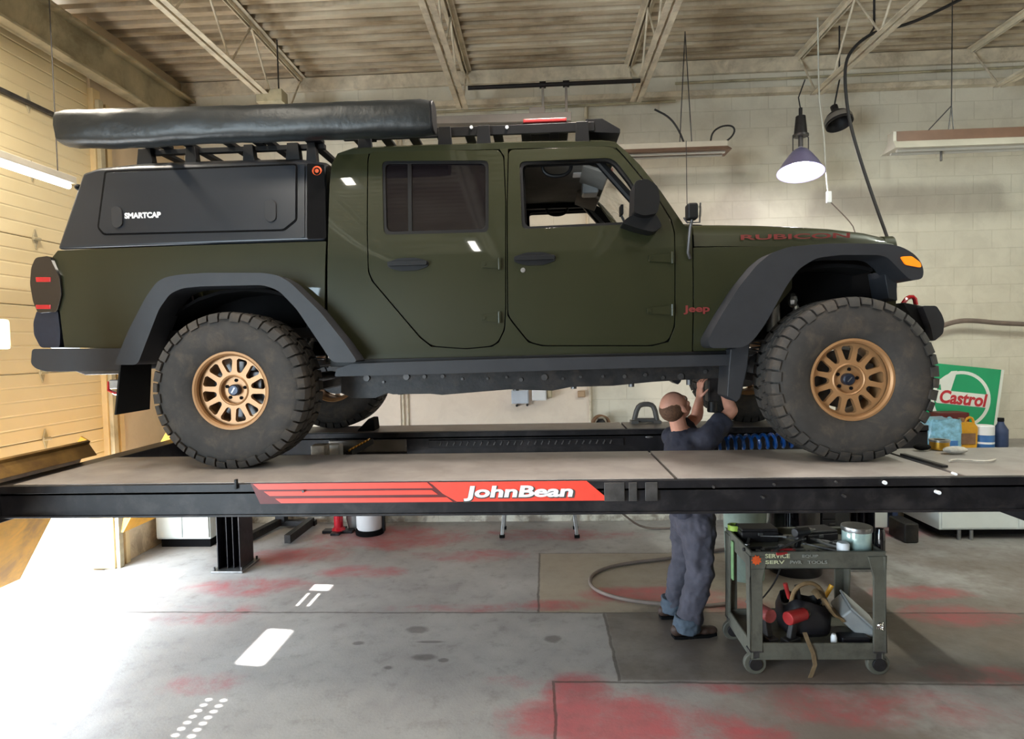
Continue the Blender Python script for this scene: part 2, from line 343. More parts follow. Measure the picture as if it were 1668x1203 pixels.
class MB:
    def __init__(s): s.v = []; s.f = []
    def add(s, vs, fs):
        o = len(s.v); s.v += [tuple(v) for v in vs]; s.f += [tuple(i+o for i in f) for f in fs]; return s
    def box(s, x0, x1, y0, y1, z0, z1):
        if x0 > x1: x0, x1 = x1, x0
        if y0 > y1: y0, y1 = y1, y0
        if z0 > z1: z0, z1 = z1, z0
        return s.add([(x0, y0, z0), (x1, y0, z0), (x1, y1, z0), (x0, y1, z0), (x0, y0, z1), (x1, y0, z1), (x1, y1, z1), (x0, y1, z1)],
                     [(0, 3, 2, 1), (4, 5, 6, 7), (0, 1, 5, 4), (1, 2, 6, 5), (2, 3, 7, 6), (3, 0, 4, 7)])
    def obox(s, c, size, rot):
        R = rot if isinstance(rot, Matrix) else Matrix.Rotation(rot, 3, 'Z')
        h = [k/2 for k in size]; vs = []
        for z in (-1, 1):
            for (x, y) in ((-1, -1), (1, -1), (1, 1), (-1, 1)): vs.append(Vector(c)+R @ Vector((x*h[0], y*h[1], z*h[2])))
        return s.add(vs, [(0, 3, 2, 1), (4, 5, 6, 7), (0, 1, 5, 4), (1, 2, 6, 5), (2, 3, 7, 6), (3, 0, 4, 7)])
    def bar(s, p0, p1, w, h, up=(0, 0, 1)):
        p0 = Vector(p0); p1 = Vector(p1); d = (p1-p0); L = d.length; d.normalize()
        a = d.cross(Vector(up));
        if a.length < 1e-4: a = d.cross(Vector((1, 0, 0)))
        a.normalize(); b = a.cross(d); R = Matrix((a, d, b)).transposed()
        return s.obox((p0+p1)/2, (w, L, h), R)
    def ring(s, c, d, r, n, ph=0.0):
        d = Vector(d).normalized(); a = d.orthogonal().normalized()
        if abs(d.z) < 0.999: a = d.cross(Vector((0, 0, 1))).normalized()
        else: a = Vector((1, 0, 0))
        b = d.cross(a); return [Vector(c)+(a*math.cos(ph+2*PI*k/n)+b*math.sin(ph+2*PI*k/n))*r for k in range(n)]
    def cyl(s, p0, p1, r0, r1=None, n=16, caps=True):
        r1 = r0 if r1 is None else r1; d = Vector(p1)-Vector(p0)
        A = s.ring(p0, d, r0, n); B = s.ring(p1, d, r1, n)
        fs = [(k, (k+1) % n, n+(k+1) % n, n+k) for k in range(n)]
        if caps: fs += [tuple(reversed(range(n))), tuple(range(n, 2*n))]
        return s.add(A+B, fs)
    def loft(s, rings, caps=True, closed=True):
        n = len(rings[0]); vs = [p for r in rings for p in r]; fs = []
        for i in range(len(rings)-1):
            for k in range(n if closed else n-1):
                a = i*n+k; b = i*n+(k+1) % n; fs.append((a, b, b+n, a+n))
        if caps: fs += [tuple(reversed(range(n))), tuple(range((len(rings)-1)*n, len(rings)*n))]
        return s.add(vs, fs)
    def tube(s, pts, r, n=8, smooth=0, caps=True):
        P = [Vector(p) for p in pts]
        for _ in range(smooth):
            Q = [P[0]]
            for a, b in zip(P, P[1:]): Q += [a*.75+b*.25, a*.25+b*.75]
            Q.append(P[-1]); P = Q
        rings = []; up = None
        for i, p in enumerate(P):
            d = (P[min(i+1, len(P)-1)]-P[max(i-1, 0)]).normalized()
            if up is None: up = d.orthogonal().normalized()
            a = (up-d*up.dot(d)); a = a.normalized() if a.length > 1e-5 else d.orthogonal().normalized(); up = a; b = d.cross(a)
            rr = r[i*len(r)//len(P)] if isinstance(r, (list, tuple)) else r
            rings.append([p+(a*math.cos(2*PI*k/n)+b*math.sin(2*PI*k/n))*rr for k in range(n)])
        return s.loft(rings, caps)
    def lathe(s, prof, o, d, n=32, caps=False):
        o = Vector(o); d = Vector(d).normalized(); rings = [s.ring(o+d*h, d, max(r, 1e-4), n) for r, h in prof]
        return s.loft(rings, caps)
    def prism(s, outer, holes, fmap, w0, w1):
        polys = [[Vector((p[0], p[1], 0)) for p in outer]]+[[Vector((p[0], p[1], 0)) for p in h] for h in (holes or [])]
        allp = [p for q in polys for p in q]; N = len(allp)
        tris = tessellate_polygon(polys)
        vs = [fmap(p[0], p[1], w0) for p in allp]+[fmap(p[0], p[1], w1) for p in allp]
        fs = []
        for t in tris:
            fs.append(tuple(t)); fs.append(tuple(i+N for i in reversed(t)))
        b = 0
        for q in polys:
            m = len(q)
            for k in range(m): i = b+k; j = b+(k+1) % m; fs.append((i, j, j+N, i+N))
            b += m
        return s.add(vs, fs)
    def ell(s, c, r, nu=14, nv=10, R=None):
        vs = []; fs = []
        for j in range(nv+1):
            t = PI*j/nv
            for i in range(nu):
                u = 2*PI*i/nu; q = Vector((r[0]*math.sin(t)*math.cos(u), r[1]*math.sin(t)*math.sin(u), r[2]*math.cos(t)))
                if R is not None: q = R @ q
                vs.append(Vector(c)+q)
        for j in range(nv):
            for i in range(nu): a = j*nu+i; b = j*nu+(i+1) % nu; fs.append((a, a+nu, b+nu, b))
        return s.add(vs, fs)
    def caps_(s, p0, p1, r0, r1, n=12):
        s.cyl(p0, p1, r0, r1, n); s.ell(p0, (r0,)*3, 10, 8); s.ell(p1, (r1,)*3, 10, 8); return s
    def build(s, name, m, parent=None, bevel=0.0, seg=2, ang=35, smooth=True, fix=True, post=None, weld=True, kind=None):
        me = bpy.data.meshes.new(name); me.from_pydata(s.v, [], s.f)
        bm = bmesh.new(); bm.from_mesh(me)
        if weld: bmesh.ops.remove_doubles(bm, verts=bm.verts, dist=1e-5)
        bmesh.ops.dissolve_degenerate(bm, edges=bm.edges, dist=1e-6)
        if post: post(bm)
        if fix: bmesh.ops.recalc_face_normals(bm, faces=bm.faces)
        bm.to_mesh(me); bm.free()
        o = bpy.data.objects.new(name, me); COL.objects.link(o)
        me.materials.append(M[m] if isinstance(m, str) else m)
        if smooth:
            me.polygons.foreach_set('use_smooth', [True]*len(me.polygons)); me.set_sharp_from_angle(angle=math.radians(ang))
        if bevel > 0:
            b = o.modifiers.new('bevel', 'BEVEL'); b.width = bevel; b.segments = seg; b.limit_method = 'ANGLE'; b.angle_limit = math.radians(32)
            b.harden_normals = True
        if parent is not None:
            o.parent = parent
            w = Vector((0, 0, 0)); q = parent
            while q is not None: w += q.location; q = q.parent
            me.transform(Matrix.Translation(-w))
        else:
            # put the origin at the base centre of the mesh
            if kind is None and len(me.vertices):
                xs = [v.co.x for v in me.vertices]; ys = [v.co.y for v in me.vertices]; zs = [v.co.z for v in me.vertices]
                c = Vector(((min(xs)+max(xs))/2, (min(ys)+max(ys))/2, min(zs)))
                me.transform(Matrix.Translation(-c)); o.location = c
        if kind: o['kind'] = kind
        return o
def fxz(Y):            # (x, z, w) -> point; w grows away from the camera
    return lambda x, z, w: (x, Y+w, z)
def text(name, body, m, parent, origin, size, extrude=0.002, offset=0.0, shear=0.0, sx=1.0, rot=None, bevel=0):
    cu = bpy.data.curves.new(name, 'FONT'); cu.body = body; cu.size = size; cu.extrude = extrude; cu.offset = offset; cu.shear = shear
    cu.align_x = 'CENTER'; cu.align_y = 'CENTER'; cu.resolution_u = 4
    t = bpy.data.objects.new(name+'_curve', cu); COL.objects.link(t)
    dg = bpy.context.evaluated_depsgraph_get(); me = bpy.data.meshes.new_from_object(t.evaluated_get(dg))
    bpy.data.objects.remove(t); bpy.data.curves.remove(cu); me.name = name
    R = (rot or Matrix.Identity(4)) @ Matrix.Rotation(PI/2, 4, 'X') @ Matrix.Diagonal((sx, 1, 1, 1))
    me.transform(Matrix.Translation(Vector(origin)) @ R)
    me.materials.clear(); me.materials.append(M[m])
    o = bpy.data.objects.new(name, me); COL.objects.link(o)
    if parent is not None:
        o.parent = parent; w = Vector((0, 0, 0)); q = parent
        while q is not None: w += q.location; q = q.parent
        me.transform(Matrix.Translation(-w))
    return o
def copy_tree(o, parent=None):
    c = o.copy(); COL.objects.link(c); c.parent = parent
    for ch in [q for q in bpy.data.objects if q.parent == o]: copy_tree(ch, c)
    return c
# ------------------------------------------------------------------ the room
XL, YB, ZC = -4.13, 7.05, 5.15
XR, YF = 6.6, -4.6
MB().box(XL-.05, XR, YF, YB, -0.2, 0).build('floor', 'concrete', kind='structure')
mat('outside_concrete', C(214, 210, 200), 0.8, 0, 0.06, 0.6)
MB().box(-40, XL-.05, -30, 40, -0.22, -0.01).build('ground', 'outside_concrete', kind='structure')
MB().box(XL-.05, XR, -30, YF, -0.22, -0.01).build('ground', 'outside_concrete', kind='structure')
MB().box(XL-.6, XR+.2, YB, YB+.2, 0, ZC+.2).build('wall_back', 'block_wall', kind='structure')
MB().box(XR, XR+.2, YF, YB, 0, ZC+.2).build('wall_right', 'block_wall', kind='structure')
DY0, DY1, DZ0, DZ1 = 2.5, 5.56, 0.84, 4.62
w = MB()
w.box(XL-.22, XL, DY1+.012, YB, 0, ZC)                        # beyond the door
w.box(XL-.22, XL, -0.2, DY0, 0, ZC)                       # before the door
w.box(XL-.22, XL, YF, -3.3, 0, ZC)
w.box(XL-.22, XL, -3.3, -0.2, 3.5, ZC)
w.box(XL-.75, XL-.55, DY0, DY1, 4.3, ZC+.1)              # recess over the overhead door
w.box(XL-.75, XL-.05, DY0, DY1, 4.60, 4.66)
w.build('wall_left', 'side_wall', kind='structure')
w = MB(); w.box(XL-.22, XR+.2, YF-.2, YF, 0, ZC)
w.build('wall_front', 'front_wall', kind='structure')
# corrugated roof deck
prof = []; y = YF
while y < YB:
    prof += [(y, ZC), (y+.072, ZC), (y+.082, ZC+.10), (y+.140, ZC+.10)]; y += .15
prof.append((YB, ZC))
r0 = [(XL-.8, a, b) for a, b in prof]; r1 = [(XR+.2, a, b) for a, b in prof]
MB().add(r0+r1, [(k, k+1, k+1+len(prof), k+len(prof)) for k in range(len(prof)-1)]).build('ceiling', 'deck_metal', kind='structure', ang=10, fix=False)
MB().box(XL-.8, XR+.2, YF-.2, YB+.2, ZC+.12, ZC+.16).build('roof_slab', 'dark_steel', kind='structure')
# band of wall at the joist bearing and the ledge under it
MB().box(-4.1, XR, YB-.10, YB-.001, 4.74, 4.80).build('trim_1', 'joist_paint', kind='structure', bevel=.006)
MB().box(-4.1, XR, YB-.05, YB-.001, 4.99, 5.14).build('trim_2', 'joist_paint', kind='structure', bevel=.006)
# smooth painted board on the back wall between two conduits
bx0 = xz(657, 670, 7.03)[0]; bx1 = xz(962, 650, 7.03)[0]
MB().box(bx0, bx1, YB-.018, YB-.001, 0.22, 2.9).build('trim_3', 'board_wall', kind='structure', bevel=.004)
MB().box(bx0-.9, bx0-.03, YB-.014, YB-.001, 0.12, 2.9).build('trim_4', 'board_wall', kind='structure', bevel=.004)
MB().box(bx1+.03, 2.3, YB-.014, YB-.001, 0.25, 0.62).build('trim_5', 'block_wall', kind='structure', bevel=.004)

# overhead sectional door, its sections open at windows, slits and vent holes
dr = bpy.data.objects.new('door_1', None); COL.objects.link(dr); dr.location = (XL, DY0, DZ0); dr['kind'] = 'structure'
joints = [DZ0, 1.35, 1.90, 2.45, 3.00, 3.55, 4.10, 4.62]
for i in range(len(joints)-1):
    z0, z1 = joints[i]+.003, joints[i+1]-.003
    holes = []
    if i == 2:
        rect = lambda a, b, c, d: [(a, c), (b, c), (b, d), (a, d)]
        holes = [roundpoly(rect(a_, a_+.5, 2.10, 2.33), .03) for a_ in (3.24, 4.10, 4.98)]
    o = MB().prism([(DY0, z0), (DY1, z0), (DY1, z1), (DY0, z1)], holes, lambda a, b, w_: (XL-.02-w_, a, b), 0, .045).box(XL-.078, XL-.066, DY0, DY1, z1-.02, z1+.02).build('door_section', 'door_panel', dr)
    if i > 0:
        for hy in (2.9, 4.88):
            h = MB().prism([(hy-.028, joints[i]), (hy, joints[i]-.085), (hy+.028, joints[i]), (hy, joints[i]+.085)], None, lambda a, b, w_: (XL-.02+w_, a, b), 0, .012)
            h.cyl((XL, hy-.035, joints[i]), (XL, hy+.035, joints[i]), .014, n=10)
            h.build('hinge', 'beam_paint', dr, bevel=.002)
MB().box(XL-.02, XL+.015, DY0, DY1, 4.075, 4.11).build('strut', 'dark_steel', dr, bevel=.004)
# jamb and track post beside the door
MB().box(XL-.2, XL+.03, DY1-.0, DY1+.10, 0, 4.5).build('trim_6', 'tan_paint', kind='structure', bevel=.006)
MB().box(XL+.03, XL+.07, DY1+.02, DY1+.08, 0.0, 4.4).build('trim_7', 'beam_paint', kind='structure', bevel=.004)
MB().box(XL, XL+.05, DY1+.14, DY1+.20, 0.0, 4.4).build('trim_8', 'tan_paint', kind='structure', bevel=.004)

# steel beam over the door
b = MB(); bx = -4.06
b.box(bx-.03, bx+.10, 2.0, 7.05, 4.56, 4.585); b.box(bx+.0, bx+.012, 2.0, 7.05, 4.56, 4.93); b.box(bx-.03, bx+.10, 2.0, 7.05, 4.92, 4.945)
tag(b.build('steel_beam', 'beam_paint', bevel=.003), 'long greenish steel beam running along the top of the left wall over the garage door', 'beam')

# open web joists
def joist(X, label):
    t = thing('roof_joist', label, 'joist', (X, 1.5, 4.56), group='open web roof joists')
    c = MB()
    for s in (-1, 1):
        c.box(X+s*.012, X+s*.062, -3.9, 6.60, 4.56, 4.567); c.box(X+s*.012, X+s*.019, -3.9, 6.60, 4.56, 4.61)
    c.build('bottom_chord', 'joist_paint', t, bevel=.002)
    c = MB()
    for s in (-1, 1):
        c.box(X+s*.012, X+s*.062, YF, 7.05, 5.133, 5.14); c.box(X+s*.012, X+s*.019, YF, 7.05, 5.09, 5.14)
    c.build('top_chord', 'joist_paint', t, bevel=.002)
    c = MB(); P = []
    yy = -3.85; up = False
    while yy < 6.6: P.append((X, yy, 5.11 if up else 4.585)); yy += .42; up = not up
    P += [(X, 6.6, 4.585), (X, 7.0, 5.11)]
    for a, b_ in zip(P, P[1:]): c.cyl(a, b_, .010, n=8)
    c.build('web', 'joist_paint', t)
    return t
for X, lb in [(-2.70, 'cream open web roof joist nearest the left door, above the awning'), (-0.80, 'cream open web roof joist that meets the left end of the black hanging pipe'),
              (1.02, 'cream open web roof joist at the right end of the black hanging pipe'), (2.87, 'cream open web roof joist directly above the lit hanging lamp'), (4.69, 'cream open web roof joist at the far right above the long light fixture')]:
    joist(X, lb)

# ------------------------------------------------------------------ the lift
DT = 1.37
lift = thing('vehicle_lift', 'black four post alignment lift holding up the green pickup, with yellow ramps and red stripe', 'lift', (0, 4.4, 0))
LX0, LX1 = -2.86, 3.4
def runway(y0, y1, near, LX1=LX1):
    r = MB()
    zb = DT-.175 if near else DT-.19
    r.box(LX0, LX1, y0, y0+.012, zb, DT-.02); r.box(LX0, LX1, y1-.012, y1, zb, DT-.02)
    r.box(LX0, LX1, y0-.012, y0+.03, zb, zb+.012); r.box(LX0, LX1, y1-.03, y1+.006, zb, zb+.012)
    r.box(LX0, LX0+.012, y0, y1, zb, DT-.02); r.box(LX1-.012, LX1, y0, y1, zb, DT-.02)
    r.box(LX0, LX1, y0-.014, y0+.02, DT-.045, DT-.004)
    r.box(LX0, LX1, y0, y1, DT-.06, DT-.03)
    o = r.build('runway', 'lift_black', lift, bevel=.003)
    sx = at(1074, 751, Z=DT).x
    rt = at(1505, 755, Z=DT).x if near else 2.3
    d = MB(); d.box(LX0+.06, sx-.008, y0+.012, y1-.008, DT-.03, DT); d.box(sx+.008, rt-.01, y0+.012, y1-.008, DT-.03, DT); d.box(rt+.03, LX1, y0+.012, y1-.008, DT-.03, DT-.004)
    d.build('deck_plate', 'lift_deck', o, bevel=.003)
    return o
NY0, NY1 = 3.06, 3.86
nr = runway(NY0, NY1, True)
fr_ = runway(4.86, 5.28, False, 2.95)
# red stripe decal on the near runway face
FY = NY0-.0145+.0145
def fz(px, py): return xz(px, py, NY0)
dec = MB()
ztop, zbot = fz(820, 783)[1], fz(820, 816)[1]
x_l = fz(415, 795)[0]; x_m = fz(740, 800)[0]; x_r0 = fz(960, 790)[0]; x_r1 = fz(993, 812)[0]
h = ztop-zbot
P1 = [(fz(722, 800)[0]+.00, zbot+.004), (x_r1, zbot+.004), (x_r0-.02, ztop), (fz(705, 790)[0]-.05, ztop), ]
dec.prism([(fz(745, 812)[0], zbot+.004), (x_r1, zbot+.004), (x_r0-.015, ztop), (fz(700, 785)[0], ztop), (fz(706, 788)[0], ztop-.012), (fz(722, 800)[0], zbot+.045)], None, fxz(NY0-.0165), 0, .0035)
for k, (xl, z1, z0_) in enumerate([(415, 1.0, .72), (432, .62, .40), (450, .26, .04)]):
    xr = [fz(706, 790)[0], fz(714, 798)[0], fz(738, 812)[0]][k]
    dec.prism([(fz(xl, 795)[0]+.03, zbot+h*z0_), (xr, zbot+h*z0_), (xr-.03, zbot+h*z1), (fz(xl, 795)[0], zbot+h*z1)], None, fxz(NY0-.0165), 0, .0035)
dec.build('stripe_decal', 'decal_red', nr)
MB().prism([(fz(425, 795)[0], zbot), (fz(745, 812)[0], zbot), (fz(715, 785)[0], ztop+.004), (fz(410, 785)[0], ztop+.004)], None, fxz(NY0-.0145), 0, .003).build('stripe_backing', 'decal_dark', nr)
tx = (fz(757, 797)[0]+fz(937, 797)[0])/2; tz = zbot+h*.5
tw = fz(937, 797)[0]-fz(757, 797)[0]
def fittext(name, body, m, parent, cx, y, cz, width, height, offset=.0, shear=0.0, extrude=.001, rot=None):
    cu = bpy.data.curves.new('probe', 'FONT'); cu.body = body; cu.size = 1; cu.offset = offset; cu.shear = shear; cu.align_x = 'CENTER'; cu.align_y = 'CENTER'
    t = bpy.data.objects.new('probe', cu); COL.objects.link(t); bpy.context.view_layer.update(); dx, dy = t.dimensions.x, t.dimensions.y
    bpy.data.objects.remove(t); bpy.data.curves.remove(cu)
    s = height/dy; return text(name, body, m, parent, (cx, y, cz), s, extrude, offset*s, shear, width/(dx*s), rot)
fittext('lettering_shadow', 'JohnBean', 'print_grey', nr, tx+.004, NY0-.0180, tz-.004, tw*1.01, h*.80, .055, .12)
fittext('lettering', 'JohnBean', 'white_print', nr, tx, NY0-.0205, tz, tw*.985, h*.74, .035, .12)
# bolts along the near runway face
for px, py in [(497, 798), (1437, 784), (1524, 800), (1551, 770), (1358, 783), (1258, 787), (1160, 791), (1240, 808), (1372, 806)]:
    x, z = fz(px, py); big = px in (1437, 1524)
    MB().cyl((x, NY0-.03, z), (x, NY0+.0, z), .009 if big else .006, n=10).build('bolt', 'white_plastic' if big or px == 1551 else 'dark_steel', nr)
# scraped dirty plate and latch fittings
for px, wd_ in [(1000, .05), (1030, .02), (1060, .03)]:
    x, z = fz(px, 790); MB().box(x-wd_, x+wd_, NY0-.02, NY0-.01, zbot+.0, ztop-.01).build('scuffed_plate', 'dark_steel', nr, bevel=.002)
x, z = fz(388, 785); MB().box(x-.006, x+.006, NY0-.03, NY0-.01, z-.03, z+.02).build('latch_pin', 'black_plastic', nr, bevel=.002)
# toothed lock rack on the inner face of the far runway
rk = MB(); yb = 4.845
xa, za = xz(718, 722, yb); xb, zb_ = xz(995, 716, yb); n = 26
rk.box(xa-.1, xb+.1, yb-.004, yb+.02, za-.032, za+.026)
rk.build('lock_rack', 'lift_black', fr_, bevel=.002)
rk = MB()
for k in range(n):
    x = xa+(xb-xa)*k/(n-1); rk.obox((x, yb-.008, za-.002), (.010, .014, .034), Matrix.Rotation(.5, 3, 'Y'))
rk.build('rack_teeth', 'dark_steel', fr_, bevel=.002)
x, z = xz(1057, 711, yb); MB().ell((x, yb-.01, z), (.03, .006, .010)).build('logo_plate', 'steel', fr_)
# yokes and posts
for X in (-2.93, 2.78):
    yk = MB(); dz_ = 0 if X < 0 else -.18; yk.box(X-.07, X+.07, 2.9, 5.5, DT-.20+dz_, DT-.02+dz_)
    yk.build('crossbeam', 'lift_black', lift, bevel=.006)
def column(X, Y):
    c = MB(); h_ = 2.35
    c.box(X-.11, X-.10, Y-.13, Y+.13, .02, h_); c.box(X+.10, X+.11, Y-.13, Y+.13, .02, h_)
    c.box(X-.10, X+.10, Y-.006, Y+.006, .02, h_)
    for s in (-1, 1): c.box(X+s*.03-.004, X+s*.03+.004, Y-.10, Y-.006, .02, h_)
    c2 = c.build('column', 'lift_black', lift, bevel=.002)
    MB().box(X-.15, X+.15, Y-.18, Y+.18, 0, .02).build('base_plate', 'steel', c2, bevel=.003)
    for sx_ in (-1, 1):
        for sy in (-1, 1): MB().cyl((X+sx_*.13, Y+sy*.15, .02), (X+sx_*.13, Y+sy*.15, .05), .011, n=6).build('anchor_bolt', 'dark_steel', c2)
for X in (-2.95, 2.78):
    for Y in (2.45, 5.62): column(X, Y)
# yellow approach ramps hanging at the rear end
def ramp(y0, y1, holes_):
    top = Vector((-2.97, 1.49)); bot = Vector((-3.50, .58)); d = (bot-top).normalized(); nrm = Vector((-d.y, d.x))
    if nrm.x < 0: nrm = -nrm
    q = lambda t, o: (top+d*t+nrm*o)
    L = (bot-top).length
    r = MB(); f = lambda a, b_, w_: (a, w_, b_)
    def face(s0_, s1_, holes=None, mb=r):
        mb.prism([(y0, s0_), (y1, s0_), (y1, s1_), (y0, s1_)], holes, lambda yy, ss, w_: (q(ss, w_).x, yy, q(ss, w_).y), 0, .018)
    face(.20, L, holes_)
    for yy in (y0, y1-.012): r.prism([q(0.0, -.05), q(L*.8, -.07), q(L, 0), q(L, .018), q(0, .018)], None, f, yy, yy+.012)
    o = r.build('ramp', 'ramp_yellow', lift, bevel=.003)
    r = MB(); face(0, .199, None, r); r.prism([q(.02, .018), q(.10, .018), q(.06, .10)], None, f, y0, y1)
    r.build('ramp_lip', 'lip_brown', o, bevel=.003)
    return o
dots = [[(3.14+k*.055+.014*math.cos(a*PI/4), ss+.014*math.sin(a*PI/4)) for a in range(8)] for k in range(9) for ss in (.25, .318, .386)]
slots = [[(4.88, ss-.007), (5.13, ss-.007), (5.13, ss+.007), (4.88, ss+.007)] for ss in (.25, .318, .386)]+[[(5.19, .235), (5.32, .235), (5.32, .40), (5.19, .40)]]
ramp(3.10, 3.84, dots); ramp(4.84, 5.50, slots)
# ------------------------------------------------------------------ the pickup
YC = 4.42
XFW, XRW, ZW = 1.69, -1.80, 1.82
truck = thing('pickup_truck', 'dark green double cab pickup with black canopy and bronze wheels raised on the lift', 'pickup truck', (0, YC, DT))
ZBELT = 2.69
def S(z):
    if z < ZBELT: return .80-.022*((z-2.36)/.36)**2
    return .782-.10*(z-ZBELT)-.05*(z-ZBELT)**2
def Vb(px, py, off=0.0):
    z = 2.4
    for _ in range(5):
        p = at(px, py, Y=YC-(S(z)+off)); z = p.z
    return (p.x, z)
def Vs(px, py, s): return xz(px, py, YC-s)
ZLV = [1.95, 2.05, 2.15, 2.25, 2.35, 2.45, 2.55, 2.62, 2.69, 2.78, 2.9, 3.02, 3.14]
def panel(name, m, px, holes=(), off=0.0, thick=.03, side=1, parent=None, bevel=.006, rad=.0, world=False, levels=True, label=None, ang=20, sfun=None):
    conv = (lambda q: q) if world else (lambda q: [Vb(a, b_, off) for a, b_ in q])
    out = conv(px); hs = [conv(h_) for h_ in holes]
    if rad: out = roundpoly(out, rad)
    hs = [roundpoly(h_, .035) for h_ in hs]
    sf = sfun or S
    b = MB().prism(out, hs, lambda x, z, w_: (x, w_, z), 0.0, thick)
    def post(bm):
        if levels:
            for zl in ZLV:
                bmesh.ops.bisect_plane(bm, geom=bm.verts[:]+bm.edges[:]+bm.faces[:], plane_co=(0, 0, zl), plane_no=(0, 0, 1))
        for v in bm.verts:
            w_ = v.co.y; v.co.y = YC-side*(sf(v.co.z)+off-w_)
    o = b.build(name, m, parent or truck, bevel=bevel, post=post, ang=ang)
    if label: o['label'] = label
    return o
SIDES = (1, -1)
# --- outlines (traced on the near side; the far side mirrors them)
DOOR_R = [(603, 247), (812, 244), (820, 256), (823, 330), (823, 500), (821, 536), (811, 556), (800, 563), (758, 567), (704, 563), (686, 549), (607, 456), (601, 441), (599, 380), (600, 262)]
WIN_R = [(622, 262), (796, 261), (796, 378), (625, 382)]
DOOR_F = [(829, 244), (985, 238), (1003, 242), (1017, 257), (1066, 316), (1092, 358), (1098, 380), (1098, 530), (1088, 555), (1060, 562), (884, 562), (862, 556), (836, 524), (828, 512), (827, 330)]
WIN_F = [(846, 263), (992, 257), (1004, 263), (1028, 294), (1068, 362), (1030, 365), (850, 373)]
CAB = [(537, 589), (537, 300), (540, 268), (550, 250), (575, 242), (700, 237), (850, 232), (980, 230), (1003, 232), (1022, 248), (1042, 268), (1077, 312), (1114, 366), (1127, 378), (1127, 572), (1060, 577), (600, 587)]
def hole_px(poly, g=1.6):
    cx = sum(p[0] for p in poly)/len(poly); cy_ = sum(p[1] for p in poly)/len(poly)
    return [(a+(g if a > cx else -g), b_+(g if b_ > cy_ else -g)) for a, b_ in poly]
